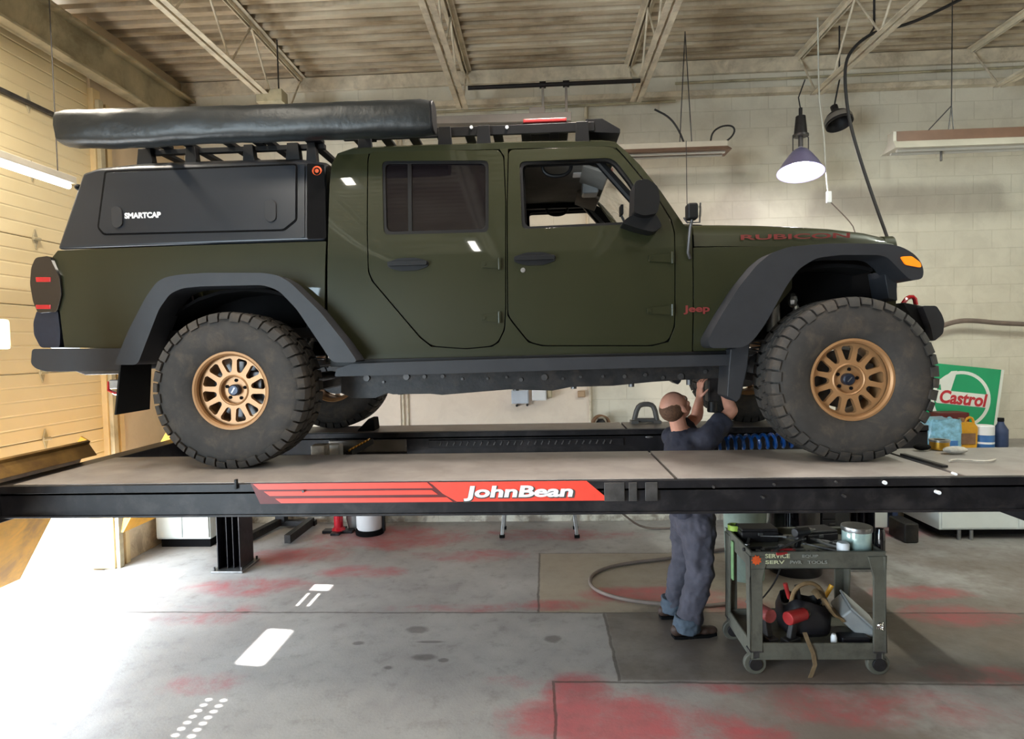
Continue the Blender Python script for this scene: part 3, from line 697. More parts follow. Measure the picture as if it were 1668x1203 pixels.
for side in SIDES:
    # green side of the cab around the door openings
    out = [Vb(*p) for p in CAB]; holes = [[Vb(*p) for p in hole_px(DOOR_R)], [Vb(*p) for p in hole_px(DOOR_F)]]
    b = MB().prism(out, holes, lambda x, z, w_: (x, w_, z), 0.0, .03)
    def post(bm, side=side):
        for zl in ZLV: bmesh.ops.bisect_plane(bm, geom=bm.verts[:]+bm.edges[:]+bm.faces[:], plane_co=(0, 0, zl), plane_no=(0, 0, 1))
        for v in bm.verts: w_ = v.co.y; v.co.y = YC-side*(S(v.co.z)-w_)
    b.build('cab_side', 'green_paint', truck, bevel=.004, post=post, ang=20)
    panel('door_frame_seal', 'black_inner', [(545, 582), (545, 300), (560, 258), (985, 245), (1012, 256), (1045, 296), (1108, 382), (1110, 566)], [WIN_R, [(854, 268), (990, 262), (1000, 268), (1024, 298), (1060, 360), (1026, 362), (858, 371)]], off=-.035, thick=.04, side=side, bevel=0)
    d1 = panel('rear_door', 'green_paint', DOOR_R, [WIN_R], off=.002, thick=.028, side=side, rad=.03)
    d2 = panel('front_door', 'green_paint', DOOR_F, [WIN_F], off=.002, thick=.028, side=side, rad=.03)
    # tinted rear window with divider and seal
    panel('window_glass', 'tint_glass', [(620, 260), (798, 259), (798, 380), (623, 384)], off=-.018, thick=.006, side=side, parent=d1, bevel=0, rad=.03)
    panel('window_seal', 'black_plastic', [(621, 261), (797, 260), (797, 379), (624, 383)], [[(627, 267), (791, 266), (791, 373), (630, 377)]], off=-.004, thick=.012, side=side, parent=d1, bevel=.003)
    panel('window_divider', 'black_plastic', [(664, 263), (670, 263), (671, 379), (665, 379)], off=-.006, thick=.012, side=side, parent=d1, bevel=.002)
    panel('window_seal', 'black_plastic', [(845, 262), (993, 256), (1005, 262), (1030, 293), (1070, 363), (1030, 366), (849, 374)], [[(851, 268), (989, 262), (1000, 268), (1024, 297), (1060, 359), (1028, 361), (855, 369)]], off=-.006, thick=.016, side=side, parent=d2, bevel=.003)
    # handles
    for (hx, hy, par) in ((665, 430, d1), (871, 421, d2)):
        c_ = Vb(hx, hy); s0 = S(c_[1])+.002
        hb = MB().prism(roundpoly([(c_[0]-.125, c_[1]+.012), (c_[0]-.05, c_[1]+.036), (c_[0]+.05, c_[1]+.036), (c_[0]+.125, c_[1]+.012), (c_[0]+.12, c_[1]-.018), (c_[0]+.05, c_[1]-.04), (c_[0]-.05, c_[1]-.04), (c_[0]-.12, c_[1]-.018)], .02), None, lambda x, z, w_: (x, YC-side*(s0+w_), z), -.002, .008)
        hd = hb.build('door_handle', 'black_plastic', par, bevel=.003)
        MB().prism(roundpoly([(c_[0]-.118, c_[1]+.014), (c_[0]+.118, c_[1]+.014), (c_[0]+.115, c_[1]-.012), (c_[0]-.115, c_[1]-.012)], .01), None, lambda x, z, w_: (x, YC-side*(s0+w_), z), .022, .036).add([], []).build('door_handle', 'black_plastic', par, bevel=.005)
    c_ = Vb(852, 440); MB().cyl((c_[0], YC-side*(S(c_[1])-.0), c_[1]), (c_[0], YC-side*(S(c_[1])+.010), c_[1]), .014, n=16).build('door_lock', 'steel', d2, bevel=.002)
    # hinges
    for (hx, hy, par, L) in ((812, 430, d1, .10), (812, 517, d1, .10), (1093, 420, d2, .13), (1093, 505, d2, .14)):
        c_ = Vb(hx, hy); s0 = S(c_[1])
        hb = MB(); fn = lambda x, z, w_: (x, YC-side*(s0+w_), z)
        hb.prism(roundpoly([(c_[0]-L, c_[1]+.018), (c_[0]+.012, c_[1]+.028), (c_[0]+.012, c_[1]-.028), (c_[0]-L, c_[1]-.018)], .008), None, fn, .0, .014)
        hb.cyl((c_[0]+.006, YC-side*(s0+.018), c_[1]-.034), (c_[0]+.006, YC-side*(s0+.018), c_[1]+.034), .011, n=12)
        hb.cyl((c_[0]-L+.018, YC-side*(s0+.012), c_[1]), (c_[0]-L+.018, YC-side*(s0+.020), c_[1]), .010, n=6)
        hb.build('hinge', 'green_paint', par, bevel=.002)
# roof, rear wall, windscreen, cowl
top = [Vb(*p) for p in [(540, 268), (550, 250), (575, 242), (700, 237), (850, 232), (980, 230), (1003, 232)]]
low = [(x+(.02 if i < 2 else 0), z-.035) for i, (x, z) in enumerate(top)]
sr = .715
b = MB(); rings = []
for s_, dz in [(-sr, 0), (-sr+.05, .022), (-.4, .035), (0, .04), (.4, .035), (sr-.05, .022), (sr, 0)]:
    rings.append([(x, YC-s_, z+dz) for x, z in top]+[(x, YC-s_, z) for x, z in reversed(low)])
b.loft(rings).build('roof', 'green_paint', truck, ang=40)
lz = min(z for x, z in low)
b = MB().box(top[1][0]+.06, top[-1][0]-.04, YC-.66, YC+.66, top[4][1]-.075, top[4][1]-.045)
b.build('headliner', 'headliner', truck, bevel=.01)
xb = Vb(539, 400)[0]
b = MB().prism([(-.76, 2.02), (.76, 2.02), (.77, 2.69), (.70, top[1][1]-.03), (-.70, top[1][1]-.03), (-.77, 2.69)], [roundpoly([(-.58, 2.75), (.58, 2.75), (.54, 3.12), (-.54, 3.12)], .05)], lambda y_, z, w_: (xb+w_+max(0, z-2.9)*.03, YC+y_, z), 0, .03)
b.build('cab_rear_wall', 'green_paint', truck, bevel=.006)
MB().prism(roundpoly([(-.60, 2.73), (.60, 2.73), (.56, 3.14), (-.56, 3.14)], .05), None, lambda y_, z, w_: (xb+.012+w_, YC+y_, z), 0, .005).build('rear_window', 'tint_glass', truck)
wt = Vb(1003, 234); wb = Vb(1114, 366)
gl = [(wt[0]-.01, YC-.64, wt[1]), (wt[0]-.01, YC+.64, wt[1]), (wb[0]-.01, YC+.72, wb[1]), (wb[0]-.01, YC-.72, wb[1])]
gl2 = [(x+.012, y_, z+.006) for x, y_, z in gl]
MB().loft([[gl[0], gl[1], gl[2], gl[3]], [gl2[0], gl2[1], gl2[2], gl2[3]]]).build('windshield', 'clear_glass', truck)
b = MB(); b.bar((wt[0], YC, wt[1]), (wt[0]-.0, YC+.001, wt[1]), .1, .1) if False else None
b.box(wt[0]-.06, wt[0]+.02, YC-.66, YC+.66, wt[1]-.045, wt[1]+.01); b.box(wb[0]-.03, wb[0]+.05, YC-.75, YC+.75, wb[1]-.05, wb[1]+.005)
b.build('windshield_frame', 'green_paint', truck, bevel=.012)
# cabin: floor tub, dash, seats, wheel, mirrors, roll bar
FX0, FX1 = Vb(545, 560)[0], Vb(1120, 560)[0]
b = MB().box(FX0, FX1, YC-.72, YC+.72, 2.0, 2.10); b.box(FX1-.06, FX1, YC-.72, YC+.72, 2.0, 2.62)
b.build('cab_floor', 'black_inner', truck)
dx = Vb(1050, 380)[0]
b = MB(); b.prism(roundpoly([(dx-.12, 2.35), (dx+.35, 2.35), (dx+.38, 2.74), (dx+.02, 2.76), (dx-.10, 2.66)], .04), None, lambda x, z, w_: (x, YC+w_, z), -.68, .68)
b.build('dashboard', 'black_plastic', truck, bevel=.01)
b = MB(); cxw, czw = dx-.24, 2.66; A = []
Rw = Matrix.Rotation(math.radians(-25), 3, 'Y')
ringp = [Vector((cxw, YC+.36, czw))+Rw @ Vector((0, math.cos(2*PI*k/28)*.185, math.sin(2*PI*k/28)*.185)) for k in range(29)]
b.tube(ringp, .015, 8); b.tube([(cxw, YC+.36, czw), (cxw+.3, YC+.36, czw-.12)], .03, 8); b.tube([ringp[0], ringp[14]], .014, 6)
b.build('steering_wheel', 'black_plastic', truck)
for (sx_, sy_) in ((1, .36), (1, -.36), (0, .36), (0, -.36)):
    x0 = Vb(800, 380)[0]+.02 if sx_ else Vb(620, 380)[0]+.06
    b = MB()
    b.loft([[(x0+.02, YC+sy_-.25, 2.28), (x0+.52, YC+sy_-.25, 2.33), (x0+.52, YC+sy_+.25, 2.33), (x0+.02, YC+sy_+.25, 2.28)], [(x0+.02, YC+sy_-.25, 2.44), (x0+.52, YC+sy_-.25, 2.46), (x0+.52, YC+sy_+.25, 2.46), (x0+.02, YC+sy_+.25, 2.44)]])
    b.loft([[(x0-.10, YC+sy_-.24, 2.36), (x0+.06, YC+sy_-.24, 2.36), (x0+.06, YC+sy_+.24, 2.36), (x0-.10, YC+sy_+.24, 2.36)], [(x0-.20, YC+sy_-.20, 2.92), (x0-.10, YC+sy_-.20, 2.92), (x0-.10, YC+sy_+.20, 2.92), (x0-.20, YC+sy_+.20, 2.92)]])
    s1 = b.build('seat', 'seat_fabric', truck, bevel=.03, seg=3)
    MB().box(x0-.22, x0-.13, YC+sy_-.13, YC+sy_+.13, 2.94, 3.08).build('headrest', 'seat_fabric', s1, bevel=.03, seg=3)
b = MB(); rz = top[4][1]-.09
for s_ in (-.60, .60):
    b.tube([(wb[0]-.08, YC+s_, 2.70), (wt[0]-.10, YC+s_, rz), (Vb(830, 300)[0], YC+s_, rz+.0), (FX0+.1, YC+s_, rz)], .028, 10)
bxx = Vb(826, 300)[0]
b.tube([(bxx, YC-.60, rz), (bxx, YC+.60, rz)], .028, 10)
for s_ in (-.62, .62): b.tube([(bxx, YC+s_, rz), (bxx-.02, YC+s_*1.12, 2.2)], .030, 10)
b.build('roll_bar', 'black_plastic', truck)
for s_ in (.57, -.60):
    gx, gz = Vs(907, 268 if s_ > 0 else 336, s_)
    MB().tube([(gx-.09, YC-s_, gz+.02), (gx-.085, YC-s_, gz-.04), (gx-.04, YC-s_, gz-.07), (gx+.04, YC-s_, gz-.07), (gx+.085, YC-s_, gz-.04), (gx+.09, YC-s_, gz+.02)], .011, 8, smooth=2).build('grab_handle', 'black_plastic', truck)
mx = Vs(975, 300, 0)
MB().obox((mx[0], YC, mx[1]), (.03, .24, .07), Matrix.Identity(3)).build('rear_view_mirror', 'black_plastic', truck, bevel=.01)
for s_ in (.33, -.33):
    MB().obox((wt[0]-.10, YC-s_, rz-.03), (.17, .40, .02), Matrix.Rotation(.35, 3, 'Y')).build('sun_visor', 'headliner', truck, bevel=.006)
p = Vs(945, 280, .25); MB().box(p[0]-.05, p[0]+.03, YC-.30, YC-.18, p[1]-.02, p[1]+.03).build('overhead_light', 'white_plastic', truck, bevel=.008)
p = Vs(985, 280, .2); MB().box(p[0]-.05, p[0]+.05, YC-.25, YC-.14, p[1]-.03, p[1]+.02).build('visor_organizer', 'tool_pinkred', truck, bevel=.008)
p = Vs(962, 305, .1); MB().box(p[0]-.06, p[0]+.05, YC-.15, YC-.0, p[1]-.05, p[1]+.04).build('overhead_console', 'grey_plastic', truck, bevel=.015)
p = Vs(1012, 343, .35); b = MB().box(p[0]-.008, p[0]+.008, YC-.40, YC-.30, p[1]-.03, p[1]+.03); b.tube([(p[0], YC-.35, p[1]-.03), (p[0]+.05, YC-.35, p[1]-.14)], .008, 6)
b.build('phone_mount', 'black_plastic', truck)

# --- engine bay side, hood
for side in SIDES:
    panel('fender', 'green_paint', [(1129, 403), (1290, 400), (1290, 470), (1225, 545), (1190, 571), (1129, 572)], off=-.006, thick=.03, side=side, rad=.01, ang=20)
HW = [(1129, 367, .72), (1180, 367, .70), (1240, 368, .685), (1300, 370.5, .665), (1360, 374, .645), (1410, 380, .63), (1440, 387, .62), (1458, 396, .61)]
rings = []
for px, py, s_ in HW:
    x, z = Vs(px, py, s_); zb = Vs(px, 402 if px < 1400 else 402, s_)[1]; zb = min(zb, z-.01); rr = .02
    rings.append([(x, YC-s_*sg, zz) for sg, zz in ((1.03, zb), (1.015, (zb+z)/2), (1.0, z-rr), (.965, z+.004), (.85, z+.022), (.5, z+.04), (0, z+.045))] + [(x, YC+s_*sg, zz) for sg, zz in ((.5, z+.04), (.85, z+.022), (.965, z+.004), (1.0, z-rr), (1.015, (zb+z)/2), (1.03, zb))])
MB().loft(rings).build('hood', 'green_paint', truck, ang=50)
hs = [Vs(1295, 385, .69), Vs(1195, 385, .70), Vs(1392, 385, .66)]
yl = lambda x: None
xa, xb2 = hs[1][0], hs[2][0]
for side in SIDES:
    s_a, s_b = .712, .668
    t_ = fittext('hood_decal', 'RUBICON', 'red_print', truck, (xa+xb2)/2, YC-side*(.697), hs[0][1]-.002, (xb2-xa)*.90, .030, .02, .0, .001, rot=None)
    me = t_.data
    for v in me.vertices:   # follow the tapering side of the hood
        k = (v.co.x-xa)/(xb2-xa)
        if side == -1: v.co.x = (xa+xb2)-v.co.x
        base = (s_a+(s_b-s_a)*k)+.008
        dy_ = (v.co.y+truck.location.y)-(YC-side*(.697)); v.co.y = (YC-side*base-truck.location.y)+dy_
# grille, lamps, inner bay
gx = Vs(1455, 398, .6)[0]
b = MB().prism(roundpoly([(-.60, 2.08), (.60, 2.08), (.64, 2.55), (.60, 2.66), (-.60, 2.66), (-.64, 2.55)], .05), [[(k*.095-.026, 2.20), (k*.095+.026, 2.20), (k*.095+.026, 2.56), (k*.095-.026, 2.56)] for k in range(-3, 4)], lambda y_, z, w_: (gx-.05+w_+.04*(2.66-z)*0, YC+y_, z), 0, .06)
b.build('grille', 'green_paint', truck, bevel=.012)
for s_ in (-.47, .47):
    MB().lathe([(.001, .0), (.07, .004), (.088, -.006), (.09, -.05)], (gx+.03, YC+s_, 2.42), (1, 0, 0), 24).build('headlight', 'clear_glass', truck)
    MB().lathe([(.001, -.02), (.05, -.018), (.085, 0), (.095, .01), (.098, -.02), (.06, -.06)], (gx+.005, YC+s_, 2.42), (1, 0, 0), 24).build('headlight_reflector', 'chrome', truck)
MB().box(FX1+.02, gx-.08, YC-.52, YC+.52, 2.05, 2.58).build('engine', 'black_inner', truck, bevel=.02)
MB().box(FX1, FX1+.015, YC-.74, YC+.74, 2.02, 2.66).build('firewall', 'black_inner', truck)
for side in SIDES:   # inner wheel housings
    x0, x1 = Vs(1232, 500, .7)[0], Vs(1452, 430, .7)[0]
    b = MB(); A = []
    for k in range(13):
        a = PI*(.38+.60*k/12); A.append((XFW+.60*math.cos(a), 2.02+.44*math.sin(a)))
    rings = [[(x, YC-side*s_, z) for x, z in A] for s_ in (.50, .80)]
    B = [(x*.985+XFW*.015, z+.02) for x, z in A]
    MB().prism(A+list(reversed(B)), None, lambda x, z, w_: (x, YC-side*w_, z), .50, .76).build('wheel_well', 'black_inner', truck)
    A = [(XRW+.60*math.cos(PI*(.02+.96*k/12)), 1.98+.43*math.sin(PI*(.02+.96*k/12))) for k in range(13)]; B = [(x, z+.02) for x, z in A]
    MB().prism(A+list(reversed(B)), None, lambda x, z, w_: (x, YC-side*w_, z), .45, .765).build('wheel_well', 'black_inner', truck)
    MB().prism(A, None, lambda x, z, w_: (x, YC-side*w_, z), .44, .46).build('wheel_well', 'black_inner', truck)

# --- fender flares
FL_F = [(1153, 553), (1175, 513), (1204, 467), (1234, 430), (1256, 412), (1284, 402), (1325, 398), (1368, 396), (1448, 397), (1470, 402), (1489, 413), (1500, 426), (1505, 440), (1503, 454), (1483, 457), (1466, 440), (1455, 428), (1444, 418), (1430, 415), (1368, 415), (1330, 420), (1302, 437), (1282, 464), (1247, 527), (1228, 553), (1212, 566), (1157, 567)]
FL_R = [(186, 594), (208, 540), (237, 484), (255, 459), (270, 451), (292, 447), (335, 444), (428, 444), (452, 448), (472, 459), (520, 506), (560, 556), (583, 590), (541, 590), (520, 558), (483, 503), (455, 474), (439, 467), (425, 464), (330, 466), (297, 469), (277, 478), (259, 503), (240, 552), (224, 594)]
for side in SIDES:
    for nm, poly, so in (('front_fender_flare', FL_F, .955), ('rear_fender_flare', FL_R, .945)):
        out = roundpoly([Vs(a, b_, so) for a, b_ in poly], .03, 3)
        cxm = sum(q[0] for q in out)/len(out)
        n_ = len(out)
        MB().prism(out, None, lambda x, z, w_: (x, YC-side*w_, z), .74, so).build(nm, 'flare_plastic', truck, bevel=.012, seg=3, ang=25)
    # turn lamp on the front tip of the flare
    q = [Vs(a, b_, .958) for a, b_ in [(1466, 418), (1484, 417), (1499, 428), (1500, 436), (1474, 431)]]
    MB().prism(roundpoly(q, .012), None, lambda x, z, w_: (x, YC-side*w_, z), .84, .964).build('turn_lamp', 'amber_lens', truck, bevel=.008)
    q = Vs(1470, 472, .80); MB().lathe([(.001, .03), (.04, .022), (.055, 0), (.05, -.05)], (q[0], YC-side*.66, q[1]), (1, 0, 0), 20, caps=True).build('marker_lamp', 'amber_lens', truck)
    q = [Vs(a, b_, .80) for a, b_ in [(1440, 440), (1460, 446), (1462, 490), (1448, 486)]]
    MB().prism(q, None, lambda x, z, w_: (x, YC-side*w_, z), .62, .80).build('flare_brace', 'flare_plastic', truck, bevel=.006)
    # liner behind the front wheel
    q = [Vs(a, b_, .86) for a, b_ in [(1190, 568), (1222, 558), (1218, 600), (1207, 648), (1200, 655), (1184, 646), (1187, 600)]]
    MB().prism(q, None, lambda x, z, w_: (x, YC-side*w_, z), .66, .86).build('splash_liner', 'flare_plastic', truck, bevel=.008)
    # mud flap behind rear wheel
    xm = at(222, 600, Y=3.62).x
    b = MB().loft([[(xm, YC-side*.66, 2.03), (xm, YC-side*.94, 2.03), (xm+.012, YC-side*.94, 2.03), (xm+.012, YC-side*.66, 2.03)], [(xm-.03, YC-side*.66, 1.69), (xm-.03, YC-side*.97, 1.69), (xm-.018, YC-side*.97, 1.69), (xm-.018, YC-side*.66, 1.69)]])
    b.build('mud_flap', 'black_plastic', truck, bevel=.002)

# --- bed
BED = [(92, 408), (300, 400), (531, 392), (531, 588), (560, 588), (540, 560), (500, 505), (468, 462), (430, 456), (300, 458), (262, 466), (240, 500), (205, 568), (112, 567), (104, 545), (99, 500), (88, 455), (84, 425)]
BEDn = [(531, 590), (531, 393), (300, 400), (94, 408), (86, 418), (88, 455), (98, 510), (105, 566), (205, 568), (240, 500), (262, 466), (300, 458), (430, 456), (468, 462), (500, 505), (528, 545)]
for side in SIDES:
    panel('bed_side', 'green_paint', BEDn, off=0, thick=.04, side=side, ang=20, bevel=.008)
bx0, bx1 = Vb(98, 450)[0], Vb(531, 450)[0]
b = MB(); b.box(bx0+.05, bx1, YC-.76, YC+.76, 2.12, 2.18); b.box(bx1-.03, bx1-.005, YC-.77, YC+.77, 2.03, 2.60); b.build('bed_floor', 'black_inner', truck)
tgx = Vb(80, 450)[0]
MB().box(tgx-.01, tgx+.05, YC-.60, YC+.60, 2.12, 2.60).build('tailgate', 'green_paint', truck, bevel=.012)
for side in SIDES:
    q = [Vs(a, b_, .795) for a, b_ in [(62, 420), (84, 417), (90, 430), (101, 452), (104, 480), (97, 508), (66, 510), (58, 492), (53, 462), (55, 436)]]
    tl = MB().prism(roundpoly(q, .02), None, lambda x, z, w_: (x, YC-side*w_, z), .62, .815).build('tail_lamp', 'smoked_lens', truck, bevel=.015)
    for y0_, y1_ in ((451, 459), (496, 503)):
        q = [Vs(a, b_, .82) for a, b_ in [(57, y0_), (82, y0_), (82, y1_), (58, y1_)]]
        MB().prism(q, None, lambda x, z, w_: (x, YC-side*w_, z), .64, .819).build('lamp_strip', 'red_lens', tl, bevel=.004)
    q = [Vs(a, b_, .79) for a, b_ in [(60, 505), (94, 505), (98, 540), (97, 566), (66, 566), (55, 545), (54, 525)]]
    MB().prism(roundpoly(q, .02), None, lambda x, z, w_: (x, YC-side*w_, z), .60, .79).build('corner_panel', 'cap_blue', truck, bevel=.03, seg=4)
q = [Vs(a, b_, .80) for a, b_ in [(52, 568), (205, 567), (204, 596), (196, 604), (75, 605), (58, 600), (50, 592)]]
MB().prism(roundpoly(q, .02), None, lambda x, z, w_: (x, YC-w_, z), -.80, .80).build('rear_bumper', 'flare_plastic', truck, bevel=.03, seg=3)
for side in SIDES:
    q = [Vs(a, b_, .84) for a, b_ in [(112, 604), (204, 602), (205, 609), (130, 611)]]
    MB().prism(q, None, lambda x, z, w_: (x, YC-side*w_, z), .70, .80).build('bumper_step', 'dark_steel', truck, bevel=.004)
# red and silver tow fitting under the bed
p = at(188, 628, Y=3.9); b = MB(); b.tube([p+Vector((-.04, 0, .03)), p+Vector((-.045, 0, -.03)), p+Vector((0, 0, -.05)), p+Vector((.06, 0, -.045))], .012, 8)
b.build('tow_shackle', 'red_lens', truck)
b = MB(); b.box(p.x-.03, p.x+.07, p.y-.02, p.y+.02, p.z-.02, p.z+.04); b.build('tow_bracket', 'steel', truck, bevel=.006)

# --- rocker step and undercarriage
for side in SIDES:
    q = [Vs(a, b_, .84) for a, b_ in [(575, 592), (830, 584), (1190, 577), (1190, 595), (1000, 600), (700, 609), (545, 613), (548, 600)]]
    MB().prism(roundpoly(q, .012), None, lambda x, z, w_: (x, YC-side*w_, z), .66, .84).build('rock_slider', 'flare_plastic', truck, bevel=.014, seg=3)
    q = [Vs(a, b_, .79) for a, b_ in [(537, 586), (1190, 571), (1190, 582), (537, 597)]]
    MB().prism(q, None, lambda x, z, w_: (x, YC-side*w_, z), .70, .785).build('sill', 'black_plastic', truck, bevel=.004)
    sd = .60
    q = [Vs(a, b_, sd) for a, b_ in [(556, 606), (800, 602), (1010, 598), (1185, 594), (1184, 615), (1120, 618), (1060, 622), (1000, 628), (930, 630), (900, 636), (830, 634), (780, 638), (720, 643), (700, 641), (640, 642), (632, 640), (612, 648), (575, 648), (555, 640)]]
    MB().prism(q, None, lambda x, z, w_: (x, YC-side*w_, z), .50, .60).build('chassis_rail', 'chassis', truck, bevel=.006)
    for k in range(18):
        b = MB()
        px = 600+k*32+random.uniform(-8, 8); py = 618-(px-600)*.018+random.uniform(-4, 6); c_ = Vs(px, py, .605)
        b.cyl((c_[0], YC-side*.60, c_[1]), (c_[0], YC-side*.612, c_[1]), random.choice([.008, .012, .02]), n=10)
        b.build('chassis_bolt', 'dark_steel', truck)
    for k in range(6):
        b = MB(); c_ = Vs(650+k*95, 640-k*3.2, .6); b.cyl((c_[0], YC-side*.56, c_[1]-.012), (c_[0], YC-side*.56, c_[1]+.02), .018, n=8)
        b.build('chassis_mount', 'dark_steel', truck)
b = MB()
b.box(FX0+.1, FX0+1.1, YC-.45, YC+.25, 1.86, 2.02); b.box(.35, 1.1, YC-.32, YC+.32, 1.84, 2.02); b.box(-.5, .3, YC-.2, YC+.1, 1.88, 2.02)
b.build('fuel_tank', 'chassis', truck, bevel=.03)
b = MB(); b.cyl((.9, YC, 1.93), (XRW+.1, YC, 1.84), .035, n=12); b.build('drive_shaft', 'dark_steel', truck); b = MB(); b.cyl((.9, YC+.3, 1.93), (XFW, YC+.3, 1.84), .03, n=12); b.build('drive_shaft', 'dark_steel', truck)
for X, so in ((XRW, 0), (XFW, .3)):
    b = MB(); b.cyl((X, YC-.72, ZW), (X, YC+.72, ZW), .042, n=14); b.ell((X, YC+so, ZW), (.16, .15, .15))
    b.build('axle', 'chassis', truck)
for side in SIDES:
    for X in (XRW, XFW):
        b = MB(); n_ = 60; x0 = X+(.0 if X < 0 else -.02)
        b.tube([(x0+.06*math.cos(k*.62), YC-side*.46+.06*math.sin(k*.62), 1.90+k*.0052) for k in range(n_)], .008, 6)
        b.build('coil_spring', 'dark_steel', truck)
    for X, dx_ in ((XRW+.22, .10), (XFW-.24, -.02)):
        b = MB(); b.cyl((X, YC-side*.56, 1.76), (X+dx_, YC-side*.54, 2.15), .030, n=12); b.cyl((X+dx_, YC-side*.54, 2.10), (X+dx_*1.4, YC-side*.53, 2.42), .042, n=12)
        b.build('shock_absorber', 'steel', truck)
    b = MB()
    b.bar((XRW, YC-side*.50, ZW-.08), (XRW+.95, YC-side*.46, 1.93), .05, .05); b.build('control_arm', 'dark_steel', truck, bevel=.006); b = MB(); b.bar((XFW, YC-side*.50, ZW-.08), (XFW-.9, YC-side*.46, 1.92), .05, .05)
    b.build('control_arm', 'dark_steel', truck, bevel=.006); b = MB(); b.bar((XRW, YC-side*.3, ZW+.1), (XRW+.9, YC-side*.4, 2.02), .04, .04)
    b.build('control_arm', 'dark_steel', truck, bevel=.006)
p0 = Vs(1157, 598, -.13); p1 = Vs(1160, 660, -.13)
b = MB(); b.box(p0[0]-.03, p0[0]+.055, YC+.08, YC+.18, p1[1]+.03, 2.05); b.cyl((p0[0]+.012, YC+.13, p1[1]-.05), (p0[0]+.012, YC+.13, p1[1]+.06), .038, n=12)
b.build('steering_box', 'chassis', truck, bevel=.01)
p = Vs(1291, 489, .62); b = MB().ell((p[0], YC-.62, p[1]), (.03, .03, .045), 8, 6); b.ell((p[0]+.02, YC-.62, p[1]-.05), (.02, .02, .03), 8, 6)
b.build('suspension_bracket', 'steel', truck, ang=10)
p = Vs(497, 553, .6); MB().ell((p[0], YC-.6, p[1]), (.03, .03, .04), 8, 6).build('suspension_bracket', 'steel', truck, ang=10)
# front bumper
q = [Vs(a, b_, .60) for a, b_ in [(1470, 492), (1512, 500), (1528, 510), (1535, 520), (1535, 545), (1520, 556), (1500, 540)]]
MB().prism(roundpoly(q, .015), None, lambda x, z, w_: (x, YC-w_, z), -.60, .60).build('front_bumper', 'black_plastic', truck, bevel=.02)
for side in SIDES:
    q = [Vs(a, b_, .64) for a, b_ in [(1499, 498), (1522, 498), (1531, 512), (1535, 524), (1533, 543), (1518, 556), (1512, 530)]]
    MB().prism(roundpoly(q, .015), None, lambda x, z, w_: (x, YC-side*w_, z), .46, .66).build('bumper_end', 'flare_plastic', truck, bevel=.02)
p = Vs(1492, 488, .5)
for s_ in (-.45, .45): MB().tube([(p[0]-.05, YC+s_, p[1]-.02), (p[0]-.02, YC+s_, p[1]+.02), (p[0]+.02, YC+s_, p[1]+.02), (p[0]+.03, YC+s_, p[1]-.03)], .014, 8, smooth=1).build('tow_hook', 'red_lens', truck)

# --- badge, mirror, A pillar light
px_ = Vb(1133, 503); badge = fittext('badge', 'Jeep', 'red_print', truck, px_[0]+.01, YC-(S(px_[1])+.001), px_[1], .15, .052, .03)
for side in SIDES:
    q = Vb(1050, 330); zc = q[1]
    b = MB(); P_ = [Vs(a, b_, .92) for a, b_ in [(1031, 300), (1052, 297), (1068, 310), (1071, 330), (1067, 352), (1045, 356), (1029, 350)]]
    b.prism(roundpoly(P_, .02), None, lambda x, z, w_: (x, YC-side*w_, z), .80, 1.0)
    mr = b.build('side_mirror', 'black_plastic', truck, bevel=.025, seg=4)
    P_ = [Vs(a, b_, .86) for a, b_ in [(1022, 356), (1040, 350), (1066, 352), (1076, 372), (1062, 381), (1040, 376), (1010, 366)]]
    MB().prism(roundpoly(P_, .02), None, lambda x, z, w_: (x, YC-side*w_, z), .74, .92).build('mirror_arm', 'black_plastic', mr, bevel=.015)
    x0 = min(p_[0] for p_ in P_)
    q = Vs(1128, 345, .84); b = MB()
    b.box(q[0]-.035, q[0]+.025, YC-side*.88, YC-side*.80, q[1]-.045, q[1]+.045)
    lb = b.build('pillar_light', 'black_plastic', truck, bevel=.012)
    MB().cyl((q[0]+.02, YC-side*.84, q[1]), (q[0]+.045, YC-side*.84, q[1]), .034, n=16).build('light_lens', 'clear_glass', lb)
    q2 = Vs(1121, 420, .82)
    b = MB().tube([(q[0], YC-side*.84, q[1]-.03), (q[0]-.012, YC-side*.83, q[1]-.09), (q2[0]-.0, YC-side*.815, q2[1]+.03), (q2[0]+.015, YC-side*.80, q2[1])], .009, 8)
    b.tube([(q[0]-.05, YC-side*.84, q[1]-.03), (q[0]-.03, YC-side*.84, q[1]-.06), (q[0]+.04, YC-side*.84, q[1]-.06), (q[0]+.045, YC-side*.84, q[1]+.05)], .005, 6)
    b.build('light_bracket', 'dark_steel', lb)
a0 = Vs(1122, 330, .72)
MB().cyl((a0[0]-.01, YC-.72, a0[1]-.1), (a0[0]-.012, YC-.72, a0[1]+.36), .0022, n=5).build('antenna', 'black_plastic', truck)

# --- canopy over the bed
def CS(px, py, s_): return Vs(px, py, s_)
secs = []
def capring(xb_, xt, zb_, zt, zr, sb, st):
    L = [(-sb, zb_, xb_), (-st, zt, xt), (-st*.9, zt+(zr-zt)*.7, xt), (-st*.5, zr, xt), (0, zr+.01, xt)]
    ring = [(x, YC+s_, z) for s_, z, x in L]+[(x, YC-s_, z) for s_, z, x in reversed(L[:-1])]
    return ring
zb_l = Vs(93, 406, .785)[1]; zb_r = Vs(531, 391, .785)[1]
st = .70
T = [(93, 134, 282, .012), (150, 160, 274, .03), (215, 225, 270, .05), (330, 330, 267, .055), (479, 479, 264, .058), (530, 530, 270, .05)]
for pb, pt, pyt, up in T:
    xb_, zb0 = Vs(pb, 406-(pb-93)*.034, .785); xt, zt = Vs(pt, pyt, st+.02)
    secs.append(capring(xb_, xt, zb0, zt, zt+up, .79, st+.02))
